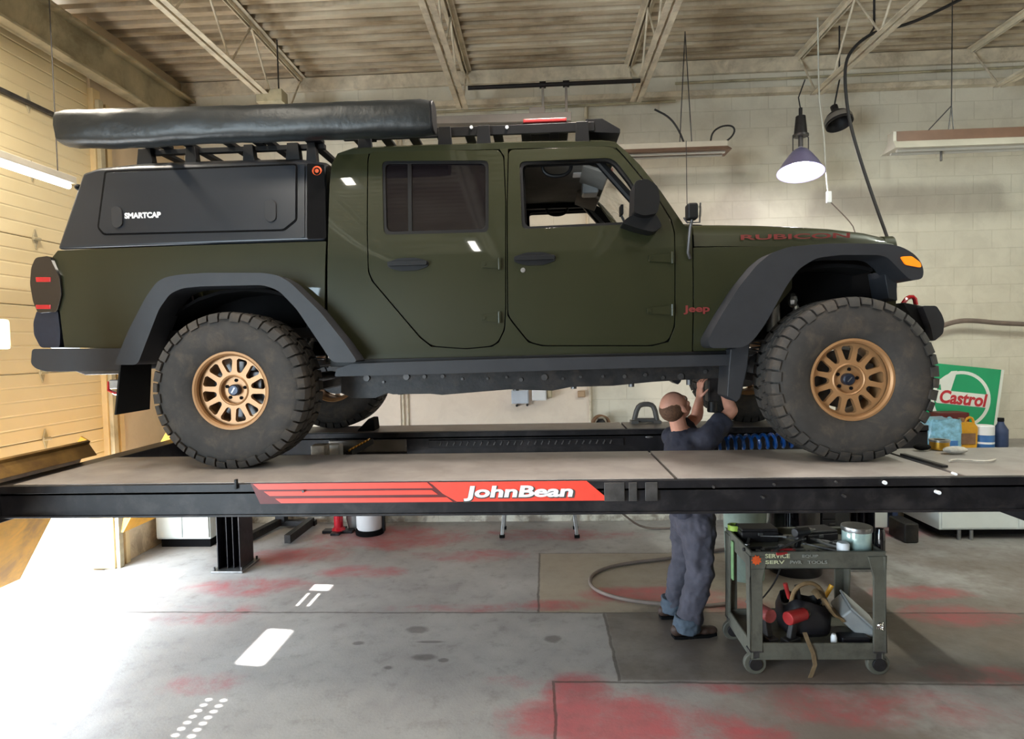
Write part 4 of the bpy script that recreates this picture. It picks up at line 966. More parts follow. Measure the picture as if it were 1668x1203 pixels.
cap = MB().loft(secs).build('canopy', 'cap_black', truck, bevel=.02, seg=3, ang=28)
def capS(z): k = (z-zb_l)/(Vs(300, 267, .72)[1]-zb_l); return .79-.07*k
def cappanel(name, m, px, off, thick, holes=(), rad=.02, bevel=.004, parent=None):
    def V_(a, b_):
        z = 2.9
        for _ in range(5): p_ = at(a, b_, Y=YC-(capS(z)+off)); z = p_.z
        return (p_.x, z)
    out = roundpoly([V_(*p_) for p_ in px], rad)
    hs_ = [roundpoly([V_(*p_) for p_ in h_], rad) for h_ in holes]
    objs = []
    for side in SIDES:
        objs.append(MB().prism(out, hs_, lambda x, z, w_: (x, YC-side*(capS(z)+off-w_), z), 0, thick).build(name, m, parent or cap, bevel=bevel))
    return objs[0], V_
cappanel('door_gap', 'black_inner', [(170, 278), (158, 371), (168, 383), (463, 376), (484, 359), (484, 266)], .003, .006)
cd, V_ = cappanel('canopy_door', 'cap_black', [(173, 281), (161, 370), (170, 380), (461, 373), (481, 357), (481, 269)], .009, .012, rad=.012)
cappanel('latch', 'flare_plastic', [(181, 340), (189, 335), (198, 340), (199, 366), (190, 372), (182, 366)], .020, .012, rad=.02, bevel=.005)
cappanel('latch', 'flare_plastic', [(431, 328), (440, 323), (449, 329), (449, 357), (440, 362), (431, 356)], .020, .012, rad=.02, bevel=.005)
cappanel('canopy_trim', 'cap_black', [(489, 268), (496, 268), (496, 386), (489, 387)], .006, .008, rad=.002)
cappanel('canopy_end', 'black_inner', [(500, 266), (528, 268), (531, 388), (500, 389)], .006, .008, rad=.01)
cbx = V_(516, 278); MB().lathe([(.020, 0), (.026, .004), (.030, 0)], (cbx[0], YC-(capS(cbx[1])+.006), cbx[1]), (0, -1, 0), 20).build('round_badge', 'orange_print', cap)
MB().cyl((cbx[0], YC-(capS(cbx[1])+.004), cbx[1]), (cbx[0], YC-(capS(cbx[1])+.009), cbx[1]), .012, n=12).build('round_badge', 'orange_print', cap)
tc0, tc1 = V_(203, 352), V_(262, 352)
fittext('lettering', 'SMARTCAP', 'white_print', cap, (tc0[0]+tc1[0])/2, YC-(capS(tc0[1])+.0105), tc0[1], tc1[0]-tc0[0], .036, .05)
p = V_(122, 302); MB().ell((p[0]-.01, YC-.70, p[1]), (.02, .03, .02), 8, 6).build('rear_hinge', 'black_plastic', cap)

# --- wheels
def make_wheel(far=False):
    R = .452
    w_ = bpy.data.objects.new('wheel', None)
    # tyre carcass, axis along Y, outer face at y=-0.155
    b = MB()
    profl = [(.218, -.110), (.226, -.122), (.25, -.138), (.30, -.154), (.34, -.158), (.38, -.154), (.408, -.146), (.424, -.134), (.434, -.115), (.437, -.06), (.438, 0), (.437, .06), (.434, .115), (.424, .134), (.408, .146), (.38, .154), (.34, .158), (.30, .154), (.25, .138), (.226, .122), (.218, .110)]
    b.lathe(profl, (0, 0, 0), (0, 1, 0), 72)
    N = 42
    for k in range(N):
        a = 2*PI*k/N
        for sgn in (-1, 1):
            ph = a+(PI/N if sgn > 0 else 0)
            long_ = (k % 2 == 0)
            half = .0265 if not long_ else .029
            # shoulder lug: wraps from the tread over the shoulder
            sec = [(.452, .066), (.453, .120), (.446, .146), (.428, .157), (.398 if long_ else .412, .1625), (.396 if long_ else .410, .152), (.42, .132), (.432, .08), (.432, .066)]
            rings = []
            for da, sk in ((-half, 0), (half, 0)):
                ring = []
                for r_, y_ in sec:
                    an = ph+da/R*(1.0 if y_ > .1 else .85)+ (.020 if y_ < .1 else 0)
                    ring.append((r_*math.cos(an), sgn*y_, r_*math.sin(an)))
                rings.append(ring)
            b.loft(rings)
        for j, (yc_, sh) in enumerate(((-.030, .0), (.032, .5))):
            ph = a+sh*2*PI/N
            rings = []
            for da in (-.026, .024):
                rings.append([(r_*math.cos(ph+da/R+(.03 if y_ > yc_ else 0)), y_, r_*math.sin(ph+da/R+(.03 if y_ > yc_ else 0))) for r_, y_ in ((.433, yc_-.026), (.4535, yc_-.024), (.4535, yc_+.024), (.433, yc_+.026))])
            b.loft(rings)
    tire = b.build('tire', 'rubber', None, ang=30, kind=None, weld=False)
    me = tire.data; me.transform(Matrix.Translation(tire.location)); tire.location = (0, 0, 0)
    # rim: lip, barrel, window plate, hub
    b = MB()
    b.lathe([(.200, -.098), (.204, -.118), (.214, -.128), (.226, -.126), (.230, -.112), (.222, -.100), (.205, -.06), (.195, .05), (.205, .10), (.226, .124), (.220, .128), (.195, .10), (.185, .05), (.192, -.05)], (0, 0, 0), (0, 1, 0), 64)
    hp = []
    for k in range(12):
        a = 2*PI*(k+.5)/12
        q = []
        for r_, da in ((.112, .105), (.176, .188), (.188, .13), (.188, -.13), (.176, -.188), (.112, -.105), (.104, 0)): q.append((r_*math.cos(a+da*(1 if r_ > .15 else 1.15)), r_*math.sin(a+da*(1 if r_ > .15 else 1.15))))
        hp.append(roundpoly(q, .010, 3))
    circ = lambda r_, n_=56: [(r_*math.cos(2*PI*k/n_), r_*math.sin(2*PI*k/n_)) for k in range(n_)]
    def dish(x, z, w2):
        r_ = math.hypot(x, z); return (x, -.083+.022*max(0, min(1, (.19-r_)/.09))*0+w2+(.0 if r_ > .19 else 0), z)
    b.prism(circ(.204), hp+[circ(.078, 40)], dish, 0, .030)
    b.lathe([(.078, -.083), (.084, -.087), (.090, -.083)], (0, 0, 0), (0, 1, 0), 40)
    b.lathe([(.079, -.083), (.076, -.052), (.078, -.03)], (0, 0, 0), (0, 1, 0), 40)
    b.cyl((0, -.056, 0), (0, -.02, 0), .078, n=40)
    rim = b.build('rim', 'bronze', None, bevel=0, ang=30, kind=None, weld=False); rim.data.transform(Matrix.Translation(rim.location)); rim.location = (0, 0, 0)
    parts = [rim]
    def sub(mb, name, m, bev=0):
        o = mb.build(name, m, None, bevel=bev, kind=None); o.data.transform(Matrix.Translation(o.location)); o.location = (0, 0, 0); parts.append(o); return o
    sub(MB().lathe([(.001, -.094), (.026, -.093), (.033, -.086), (.034, -.05)], (0, 0, 0), (0, 1, 0), 28), 'center_cap', 'cap_blue')
    cpt = MB().obox((0, -.0945, 0), (.006, .002, .034), Matrix.Rotation(.5, 3, 'Y')); sub(cpt, 'cap_mark', 'steel')
    for k in range(5):
        a = PI/2+2*PI*k/5
        sub(MB().cyl((.056*math.cos(a), -.062, .056*math.sin(a)), (.056*math.cos(a), -.05, .056*math.sin(a)), .0105, n=6), 'lug_nut', 'black_inner')
    sub(MB().cyl((0, .0, 0), (0, .02, 0), .165, n=40), 'brake_disc', 'dark_steel')
    sub(MB().obox((.10, .0, .06), (.09, .07, .11), Matrix.Identity(3)), 'brake_caliper', 'dark_steel', .01)
    tire.name = 'wheel'
    for o in parts: o.parent = tire
    return tire
proto = make_wheel()
first = True
for X in (XRW, XFW):
    for side in SIDES:
        if first: w_ = proto; first = False
        else: w_ = copy_tree(proto)
        w_.parent = truck; w_.location = (X, -side*.855, ZW-DT)
        w_.rotation_euler = (0, {(-1.8, 1): .06, (1.69, 1): .21}.get((X, side), .4), 0 if side == 1 else PI)

# --- roof rack on the cab, rack on the canopy
rack = MB()
zt_ = Vs(850, 228, .60)[1]
def RB(px0, py0, px1, py1, s0, s1, m=rack):
    a = Vs(px0, py1, s0); c_ = Vs(px1, py0, s0)
    m.box(a[0], c_[0], YC-s0, YC-s1, a[1], c_[1])
a = Vs(545, 228, .66); c_ = Vs(965, 203, .66)
z_lo, z_hi = Vs(760, 222, .66)[1], Vs(760, 207, .66)[1]
xl, xr = Vs(560, 220, .66)[0], Vs(968, 220, .66)[0]
roof_rack = MB()
for s_ in (-.66, .66): roof_rack.box(xl, xr, YC+s_-.012, YC+s_+.012, z_lo, z_hi)
for k in range(9):
    x = xl+.06+(xr-xl-.12)*k/8; roof_rack.box(x-.03, x+.03, YC-.65, YC+.65, z_hi-.025, z_hi-.008)
roof_rack.prism([(xr-.05, z_lo), (xr+.155, z_lo-.015), (xr+.155, z_lo+.01), (xr+.05, z_hi+.02), (xr-.05, z_hi+.02)], None, lambda x, z, w_: (x, YC+w_, z), -.66, .66)
rr_ = roof_rack.build('roof_rack', 'black_plastic', truck, bevel=.003)
for px in (595, 725, 788, 948):
    for side in SIDES:
        x = Vs(px, 220, .68)[0]; z_r = Vs(px, 236, .70)[1]
        MB().prism([(x-.045, z_r-.03), (x+.045, z_r-.03), (x+.035, z_hi-.005), (x-.035, z_hi-.005)], None, lambda a_, z, w_: (a_, YC-side*w_, z), .675, .70).build('rack_foot', 'black_plastic', rr_, bevel=.004)
for px in (768, 826, 952):
    x, z = Vs(px, 208, .67); MB().cyl((x, YC-.685, z), (x, YC-.67, z), .010, n=10).build('rack_bolt', 'white_plastic', rr_)
crack = MB()
xl2, xr2 = Vs(228, 245, .62)[0], Vs(528, 240, .62)[0]; zc0, zc1 = Vs(400, 246, .62)[1], Vs(400, 238, .62)[1]
for s_ in (-.60, .60): crack.box(xl2, xr2, YC+s_-.02, YC+s_+.02, zc0, zc1)
for k in range(5):
    x = xl2+.08+(xr2-xl2-.16)*k/4; crack.box(x-.025, x+.025, YC-.72, YC+.62, zc1, zc1+.025)
cr_ = crack.build('canopy_rack', 'black_plastic', truck, bevel=.003)
for px, wd_ in ((237, .055), (312, .04), (406, .04), (478, .05), (508, .035)):
    for side in SIDES:
        x = Vs(px, 250, .64)[0]; z_r = Vs(px, 268, .70)[1]
        MB().prism([(x-wd_, z_r-.005), (x+wd_, z_r-.005), (x+wd_*.7, zc1), (x-wd_*.7, zc1)], None, lambda a_, z, w_: (a_, YC-side*w_, z), .60, .655).build('rack_foot', 'black_plastic', cr_, bevel=.004)

# --- awning bag slung along the rack: a thing strapped on the near side
aw = thing('rolled_awning', 'long black rolled awning bag mounted along the roof of the green pickup', 'awning', (-1.5, 3.4, 3.3))
secs = []; NS = 36
for i in range(NS+1):
    t_ = i/NS; px = 98+(702-98)*t_
    topy = 181-18*t_ - 2*math.sin(t_*9)*.3; boty = 237-22*t_+(4*math.sin(min(1, t_*3)*PI*.9) if t_ < .5 else 2)
    if t_ > .75: boty += 2*(1-t_)*0
    a_, c_ = xz(px, topy, 3.44), xz(px, boty, 3.44)
    zc = (a_[1]+c_[1])/2; hh = (a_[1]-c_[1])/2; x = a_[0]
    k = min(1, min(t_, 1-t_)/.006)
    ring = []
    for j in range(20):
        u = 2*PI*j/20; e = .62
        cxv = math.copysign(abs(math.cos(u))**e, math.cos(u)); szv = math.copysign(abs(math.sin(u))**e, math.sin(u))
        wr = 1+.05*math.sin(j*2.1+i*1.3)*(.4 if t_ > .2 else 1.0)+.03*math.sin(i*.9+j)
        ring.append((x, 3.46+cxv*.085*wr*(.9+.1*k), zc+szv*hh*(1+.02*math.sin(i*1.7+j*.8))*(.93+.07*k)))
    secs.append(ring)
MB().loft(secs).build('cover', 'awning_pvc', aw, ang=50)
e0 = secs[-1]; cx_ = sum(p[0] for p in e0)/20; cy2 = sum(p[1] for p in e0)/20; cz_ = sum(p[2] for p in e0)/20
MB().loft([[(p[0]-.004, cy2+(p[1]-cy2)*1.03, cz_+(p[2]-cz_)*1.03) for p in e0], [(p[0]+.015, cy2+(p[1]-cy2)*1.0, cz_+(p[2]-cz_)*1.0) for p in e0]]).build('end_cap', 'black_plastic', aw, bevel=.006)
b = MB()
for px in (240, 400, 500, 590):
    x, z = xz(px, 236, 3.6); b.box(x-.03, x+.03, 3.47, YC-.60, zc1+.0, zc1+.022); b.box(x-.03, x+.03, 3.50, 3.55, zc1-.02, zc1+.05)
b.build('bracket', 'black_plastic', aw, bevel=.003)
# gear on the roof rack
b = MB(); a_ = Vs(850, 212, .45); c_ = Vs(925, 196, .45)
g = thing('gear_case', 'black and red gear case lying on the roof rack over the front seats', 'case', (a_[0], YC-.45, z_hi))
MB().box(a_[0], c_[0], YC-.50, YC-.2, z_hi-.006, c_[1]-.02).build('case_body', 'black_plastic', g, bevel=.012)
MB().box(a_[0]+.01, c_[0]-.01, YC-.51, YC-.19, c_[1]-.025, c_[1]).build('lid', 'tool_red', g, bevel=.008)
# ------------------------------------------------------------------ the mechanic under the truck
def remesh(o, vox, sm=6, fac=.6):
    r = o.modifiers.new('remesh', 'REMESH'); r.mode = 'VOXEL'; r.voxel_size = vox; r.use_smooth_shade = True
    s = o.modifiers.new('smooth', 'SMOOTH'); s.factor = fac; s.iterations = sm
def wrinkle(o, strength, size, seed=0):
    tx = bpy.data.textures.new('folds', 'CLOUDS'); tx.noise_scale = size
    d = o.modifiers.new('folds', 'DISPLACE'); d.texture = tx; d.strength = strength; d.mid_level = .5
per = thing('person', 'person in dark navy shirt and grey work trousers reaching up under the green pickup', 'person', (.95, 4.38, 0))
A = lambda px, py, Y: at(px, py, Y=Y)
hip = A(1127, 835, 4.38); chest = A(1121, 745, 4.37); neck = A(1108, 700, 4.36); head = A(1100, 663, 4.33)
shL = A(1098, 712, 4.50); shR = A(1150, 714, 4.24)
elL = A(1135, 678, 4.56); elR = A(1192, 668, 4.34)
haL = A(1139, 650, 4.48); haR = A(1180, 642, 4.42)
hpL = hip+Vector((-.01, .10, -.03)); hpR = hip+Vector((.02, -.09, -.03))
anL = Vector((.935, 4.55, .10)); anR = Vector((.965, 4.24, .10))
knL = (hpL+anL)/2+Vector((.04, .02, .02)); knR = (hpR+anR)/2+Vector((.05, -.01, .02))
fdir = Vector((.97, .18, 0)).normalized(); look = Vector((.62, .35, .70)).normalized()
side_ = Vector((-.45, .89, 0)).normalized()
def finger(b, base, d, bend, L, r):
    d = d.normalized(); bend = bend.normalized(); p = base; cur = d
    for k, f_ in enumerate((.45, .32, .23)):
        q = p+cur*L*f_; b.caps_(p, q, r*(1-.1*k), r*(.93-.1*k), 8); p = q; cur = (cur*.75+bend*.65).normalized()
def hand(b, wrist, d, palm, thumbside):
    d = d.normalized(); t = thumbside.normalized(); c_ = wrist+d*.05
    R = Matrix((t, d, palm.normalized())).transposed()
    b.ell(c_, (.042, .052, .017), 12, 8, R); b.caps_(wrist, c_, .025, .024, 10)
    for k, L in enumerate((.072, .080, .074, .058)):
        off = (1.5-k)*.021
        finger(b, c_+d*.042+t*off, d+t*(.12*(1.5-k)), palm, L, .0092)
    finger(b, c_-d*.02+t*.036, d*.6+t*.8, palm*.6+d*.5, .066, .0105)
b = MB()
b.ell(hip, (.13, .15, .14)); b.caps_(hip, chest, .125, .14, 16); b.ell(chest+Vector((0, 0, .03)), (.135, .17, .17))
b.caps_(chest+Vector((0, 0, .10)), neck, .10, .062, 14)
b.caps_(neck-Vector((0, 0, .02)), head-Vector((0, 0, .04)), .06, .056, 14)
up_h = (look.cross(Vector((0, 1, 0)).cross(look))).normalized()
lat = Vector((-.49, .87, 0)).normalized(); fh = look; uh = lat.cross(fh).normalized()
if uh.z < 0: uh = -uh
RH = Matrix((fh, lat, uh)).transposed()
H = lambda a, b_, c_: head+fh*a+lat*b_+uh*c_
b.ell(H(-.008, 0, .022), (.104, .080, .098), 20, 14, RH); b.ell(H(.028, 0, -.045), (.062, .060, .072), 16, 12, RH)
b.ell(H(.070, 0, -.090), (.026, .030, .022), 10, 8, RH)                       # chin
b.ell(H(.104, 0, -.022), (.018, .013, .026), 10, 8, RH); b.ell(H(.096, 0, .004), (.010, .010, .030), 8, 6, RH)   # nose
for s_ in (-1, 1):
    b.ell(H(.080, s_*.032, .022), (.018, .026, .010), 8, 6, RH)               # brow
    b.ell(H(.066, s_*.046, -.03), (.024, .018, .022), 8, 6, RH)               # cheek
    b.ell(H(-.002, s_*.083, -.010), (.020, .009, .032), 10, 8, RH); b.ell(H(.004, s_*.086, -.034), (.010, .007, .012), 8, 6, RH)   # ear
    b.ell(H(.030, s_*.030, -.078), (.040, .020, .016), 8, 6, RH)              # jaw
b.ell(H(.094, 0, -.055), (.010, .024, .006), 8, 6, RH); b.ell(H(.092, 0, -.066), (.010, .020, .006), 8, 6, RH)   # lips
for sh, el, ha in ((shL, elL, haL), (shR, elR, haR)):
    b.caps_(chest+Vector((0, 0, .12)), sh, .08, .062, 12); b.caps_(sh, el, .056, .043, 14)
    m_ = el*.7+ha*.3; b.caps_(el, m_, .043, .044, 14); b.caps_(m_, ha, .044, .028, 14)
hand(b, haL, Vector((.10, .10, 1)), Vector((.9, .3, .1)), Vector((.3, -.9, 0)))
hand(b, haR, Vector((-.12, .15, 1)), Vector((-.9, .3, .1)), Vector((-.3, -.9, 0)))
for hp, kn, an in ((hpL, knL, anL), (hpR, knR, anR)):
    b.caps_(hp, kn, .088, .060, 14); c_ = kn*.65+an*.35-fdir*.015; b.caps_(kn, c_, .058, .058, 12); b.caps_(c_, an, .056, .038, 12)
    b.caps_(an-Vector((0, 0, .05))-fdir*.02, an-Vector((0, 0, .068))+fdir*.11, .030, .020, 10)
body = b.build('body', 'skin', per, weld=False); remesh(body, .0065, 4, .5)
# eyes
for s_ in (-1, 1): MB().ell(H(.080, s_*.031, .004), (.013,)*3, 12, 8).build('eye', 'white_plastic', body)
# short hair round the back and sides
b = MB(); b.ell(H(-.030, 0, .016), (.092, .084, .088), 18, 12, RH)
hair = b.build('hair', 'hair', per); 
def cut_hair(o):
    bm = bmesh.new(); bm.from_mesh(o.data); off = per.location
    def cutp(co, no): bmesh.ops.bisect_plane(bm, geom=bm.verts[:]+bm.edges[:]+bm.faces[:], plane_co=co-off, plane_no=no, clear_outer=True)
    cutp(H(.034, 0, 0), fh*1.0); cutp(H(.0, 0, .062), uh*1.0+fh*.35)
    bm.to_mesh(o.data); bm.free(); o.data.polygons.foreach_set('use_smooth', [True]*len(o.data.polygons))
cut_hair(hair)
# shirt
b = MB(); b.ell(hip+Vector((0, 0, .02)), (.155, .168, .10), 18, 12); b.caps_(hip+Vector((0, 0, .06)), chest, .150, .160, 18); b.ell(chest+Vector((-.01, 0, .03)), (.158, .192, .185), 20, 14)
b.caps_(chest+Vector((0, 0, .08)), neck-Vector((0, 0, .045)), .13, .078, 16)
for sh, el in ((shL, elL), (shR, elR)):
    e2 = sh*.30+el*.70; b.caps_(chest+Vector((0, 0, .10)), sh, .11, .086, 14); b.cyl(sh, e2, .086, .072, 16); b.ell(sh, (.086,)*3)
sh_ = b.build('shirt', 'shirt', per, weld=False); remesh(sh_, .010, 5); wrinkle(sh_, .034, .09)
# trousers
b = MB(); b.ell(hip+Vector((0, 0, -.02)), (.150, .168, .15), 18, 12); b.caps_(hip+Vector((0, 0, .04)), hip-Vector((0, 0, .04)), .145, .15, 16)
for hp, kn, an in ((hpL, knL, anL), (hpR, knR, anR)):
    b.caps_(hp, kn, .122, .092, 16); b.cyl(kn, an+Vector((0, 0, -.035)), .092, .083, 18); b.ell(kn, (.094,)*3)
tr = b.build('trousers', 'trousers', per, weld=False); remesh(tr, .011, 4); wrinkle(tr, .055, .10)
for an in (anL, anR):
    b = MB(); b.cyl(an+Vector((0, 0, .05)), an+Vector((-.005, 0, -.055)), .090, .092, 20)
    o = b.build('trouser_cuff', 'trouser_cuff', per, weld=False); remesh(o, .009, 3); wrinkle(o, .025, .05)
for an in (anL, anR):
    b = MB(); z0 = Vector((an.x, an.y, 0)); lt = fdir.cross(Vector((0, 0, 1)))
    for t_, hw, hh in ((-.07, .036, .075), (-.02, .042, .085), (.06, .044, .07), (.12, .048, .050), (.17, .044, .045)):
        b.ell(z0+fdir*t_+Vector((0, 0, hh*.55+.012)), (.052, hw, hh*.6), 12, 8, Matrix((fdir, lt, Vector((0, 0, 1)))).transposed())
    bt = b.build('boot', 'boot', per, weld=False); remesh(bt, .008, 4)
    q = [z0+fdir*a_+lt*c_+Vector((0, 0, .001)) for a_, c_ in ((-.105, .03), (-.105, -.03), (-.06, -.042), (.05, -.044), (.14, -.050), (.205, -.03), (.215, 0), (.205, .03), (.14, .050), (.05, .044), (-.06, .042))]
    MB().loft([q, [p_+Vector((0, 0, .02)) for p_ in q]]).build('boot_sole', 'black_inner', bt, bevel=.003)

# ------------------------------------------------------------------ utility cart
CX0, CX1, CY0, CY1 = 1.235, 2.03, 3.74, 4.24
ct = thing('utility_cart', 'grey plastic two shelf utility cart piled with tools, standing in front of the lift', 'cart', ((CX0+CX1)/2, (CY0+CY1)/2, 0))
zT = at(1320, 898, Y=CY0).z; zS = at(1320, 1050, Y=CY0).z
b = MB(); hT = .105
b.box(CX0, CX1, CY0, CY0+.02, zT-hT, zT); b.box(CX0, CX1, CY1-.02, CY1, zT-hT, zT); b.box(CX0, CX0+.02, CY0, CY1, zT-hT, zT); b.box(CX1-.02, CX1, CY0, CY1, zT-hT, zT)
b.box(CX0+.01, CX1-.01, CY0+.01, CY1-.01, zT-.065, zT-.045)
b.build('top_tray', 'cart_grey', ct, bevel=.008)
b = MB(); b.box(CX0+.0, CX1, CY0, CY0+.02, zS-.09, zS+.01); b.box(CX0, CX1, CY1-.02, CY1, zS-.09, zS+.01); b.box(CX0, CX0+.02, CY0, CY1, zS-.09, zS+.01); b.box(CX1-.02, CX1, CY0, CY1, zS-.09, zS+.01)
b.box(CX0+.01, CX1-.01, CY0+.01, CY1-.01, zS-.05, zS-.03)
b.build('bottom_shelf', 'cart_grey', ct, bevel=.008)
for X in (CX0, CX1):
    for Y in (CY0, CY1):
        sx_ = 1 if X == CX0 else -1; sy = 1 if Y == CY0 else -1
        b = MB()
        b.loft([[(X-sx_*.004, Y-sy*.004, zT-.03), (X+sx_*.105, Y-sy*.004, zT-.03), (X+sx_*.105, Y+sy*.012, zT-.03), (X-sx_*.004, Y+sy*.012, zT-.03)],
                [(X-sx_*.004, Y-sy*.004, zT-.16), (X+sx_*.070, Y-sy*.004, zT-.16), (X+sx_*.070, Y+sy*.012, zT-.16), (X-sx_*.004, Y+sy*.012, zT-.16)],
                [(X-sx_*.004, Y-sy*.004, .15), (X+sx_*.070, Y-sy*.004, .15), (X+sx_*.070, Y+sy*.012, .15), (X-sx_*.004, Y+sy*.012, .15)]])
        b.loft([[(X-sx_*.004, Y-sy*.004, zT-.03), (X+sx_*.012, Y-sy*.004, zT-.03), (X+sx_*.012, Y+sy*.09, zT-.03), (X-sx_*.004, Y+sy*.09, zT-.03)],
                [(X-sx_*.004, Y-sy*.004, .15), (X+sx_*.012, Y-sy*.004, .15), (X+sx_*.012, Y+sy*.06, .15), (X-sx_*.004, Y+sy*.06, .15)]])
        b.build('leg', 'cart_grey', ct, bevel=.004)
        x, y = X+sx_*.04, Y+sy*.05
        x = X+sx_*.03; y = Y+sy*.03
        b = MB(); b.box(x-.04, x+.04, y-.035, y+.035, .145, .157); b.box(x-.022, x+.022, y-.026, y-.020, .05, .15); b.box(x-.022, x+.022, y+.020, y+.026, .05, .15)
        cs = b.build('caster', 'dark_steel', ct, bevel=.003)
        MB().cyl((x-.0, y-.017, .068), (x-.0, y+.017, .068), .068, n=28).build('caster_wheel', 'cart_grey', cs, bevel=.008)
        MB().cyl((x-.0, y-.030, .068), (x-.0, y+.030, .068), .040, n=18).build('caster_hub', 'tool_dark', cs, bevel=.003)
p = at(1232, 912, Y=CY0-.004); b = MB()
star = [(p.x+(.032 if k % 2 else .022)*math.cos(k*PI/9), p.z+(.032 if k % 2 else .022)*math.sin(k*PI/9)) for k in range(18)]
b.prism(star, None, fxz(CY0-.006), 0, .004).build('badge_sticker', 'orange_print', ct)
for (px0, px1, py, body_, m_, hgt) in ((1246, 1286, 905, 'SERVICE', 'label_pale', .026), (1306, 1332, 905, 'EQUIP', 'print_light', .020), (1246, 1277, 915, 'SERV', 'label_pale', .022), (1286, 1305, 915, 'PWR', 'print_light', .020), (1315, 1347, 915, 'TOOLS', 'print_light', .020)):
    if m_ not in M: mat(m_, C(196, 196, 160) if m_ == 'label_pale' else C(140, 140, 132), .6, 0, .1, 40)
    p0, p1 = at(px0, py, Y=CY0), at(px1, py, Y=CY0)
    fittext('lettering', body_, m_, ct, (p0.x+p1.x)/2, CY0-.0055, p0.z, p1.x-p0.x, hgt, .02)
# things on the top tray
ZTT = zT-.045
def rest(x, y, ang): return Vector((x, y, ZTT)), Matrix.Rotation(ang, 3, 'Z')
GT = 'hand tools on the cart'
def wrench(x, y, z, ang, L, label, m='tool_steel', tilt=0):
    R = Matrix.Rotation(ang, 3, 'Z') @ Matrix.Rotation(tilt, 3, 'Y'); o = Vector((x, y, z))
    b = MB(); b.obox(o, (L, .016, .008), R)
    for s_ in (-1, 1):
        c_ = o+R @ Vector((s_*L/2, 0, 0)); rg = []
        if s_ < 0:
            pr_ = [(.016*math.cos(2*PI*k/14), .016*math.sin(2*PI*k/14)) for k in range(14)]; hl = [(.008*math.cos(2*PI*k/10), .008*math.sin(2*PI*k/10)) for k in range(10)]
            b.prism(pr_, [hl], lambda u, v, w_: c_+R @ Vector((u, v, w_)), -.005, .005)
        else:
            b.prism([(-.012, -.014), (.010, -.020), (.022, -.012), (.010, -.006), (.010, .006), (.022, .012), (.010, .020), (-.012, .014)], None, lambda u, v, w_: c_+R @ Vector((u, v, w_)), -.005, .005)
    return tag(b.build('wrench', m, bevel=.002), label, 'wrench', GT)
wrench(1.50, 3.84, zT+.01, .55, .26, 'silver wrench lying diagonally across the front left of the cart top', tilt=-.12)
wrench(1.72, 3.83, zT-.01, -.5, .24, 'silver wrench pointing down to the right in the middle of the cart top', tilt=.10)
wrench(1.42, 4.05, zT+.0, -.4, .26, 'dull silver wrench near the back edge of the cart top', tilt=-.08)
def ratchet(x, y, z, ang, L, label):
    R = Matrix.Rotation(ang, 3, 'Z'); o = Vector((x, y, z)); q = lambda a_, c_, d_: o+R @ Vector((a_, c_, d_))
    t = thing('ratchet', label, 'ratchet', o, GT)
    b = MB(); b.cyl(q(-L/2, 0, 0), q(L*.35, 0, 0), .007, n=10); b.cyl(q(L*.42, 0, -.012), q(L*.42, 0, .014), .018, n=16); b.build('ratchet_head', 'tool_steel', t, bevel=.002)
    MB().cyl(q(-L/2, 0, 0), q(-L*.05, 0, 0), .012, n=12).build('grip', 'tool_dark', t, bevel=.003)
ratchet(1.36, 3.87, zT-.02, .2, .28, 'chrome ratchet with dark grip at the front left corner of the cart top')
ratchet(1.66, 4.02, zT+.0, 1.0, .26, 'chrome ratchet with dark grip in the middle of the cart top')
def pliers(x, y, z, ang, label, m):
    R = Matrix.Rotation(ang, 3, 'Z'); o = Vector((x, y, z)); q = lambda a_, c_, d_=0: o+R @ Vector((a_, c_, d_))
    t = thing('pliers', label, 'pliers', o, GT)
    b = MB(); b.tube([q(.0, -.006), q(.03, -.01), (q(.07, 0))], .006, 8); b.tube([q(.0, .006), q(.03, .01), q(.07, 0)], .006, 8); b.cyl(q(0, 0, -.008), q(0, 0, .008), .014, n=12); b.build('jaw', 'tool_steel', t)
    for s_ in (-1, 1): MB().tube([q(-.005, s_*.006), q(-.05, s_*.024), q(-.12, s_*.028), q(-.15, s_*.020)], .009, 8, smooth=1).build('handle', m, t)
pliers(1.52, 3.80, zT-.01, .35, 'red handled pliers at the front edge of the cart top', 'tool_red')
pliers(1.58, 4.10, zT-.02, -.8, 'dark handled pliers at the back of the cart top', 'tool_dark')
def impact(x, y, z, ang, label, m, k=1.0):
    R = Matrix.Rotation(ang, 3, 'Z'); o = Vector((x, y, z)); q = lambda a_, c_, d_=0: o+R @ Vector((a_*k, c_*k, d_*k))
    t = thing('impact_wrench', label, 'power tool', o, 'power tools on the cart')
    MB().cyl(q(-.08, 0, .12), q(.06, 0, .12), .038*k, .034*k, 18).build('tool_body', m, t, bevel=.008)
    MB().cyl(q(.06, 0, .12), q(.10, 0, .12), .028*k, .016*k, 14).cyl(q(.10, 0, .12), q(.13, 0, .12), .010*k, n=8).build('nose', 'tool_steel', t, bevel=.003)
    MB().bar(q(-.03, 0, .10), q(-.055, 0, -.0), .034*k, .045*k).build('grip', 'tool_dark', t, bevel=.008)
    MB().obox(q(-.055, 0, -.01), (.10*k, .06*k, .035*k), R).build('battery', 'tool_dark', t, bevel=.008)
mat('tool_black2', C(24, 22, 26), .4, 0, .1, 10)
wrench(1.30, 3.98, zT-.01, 1.2, .22, 'short silver wrench at the left side of the cart top pointing away', tilt=.08)
wrench(1.86, 3.95, zT-.0, .3, .20, 'small silver wrench just left of the glass jar on the cart top', tilt=-.08)
pliers(1.74, 3.98, zT-.01, 2.2, 'silver grey handled pliers in the middle right of the cart top', 'fixture_grey')
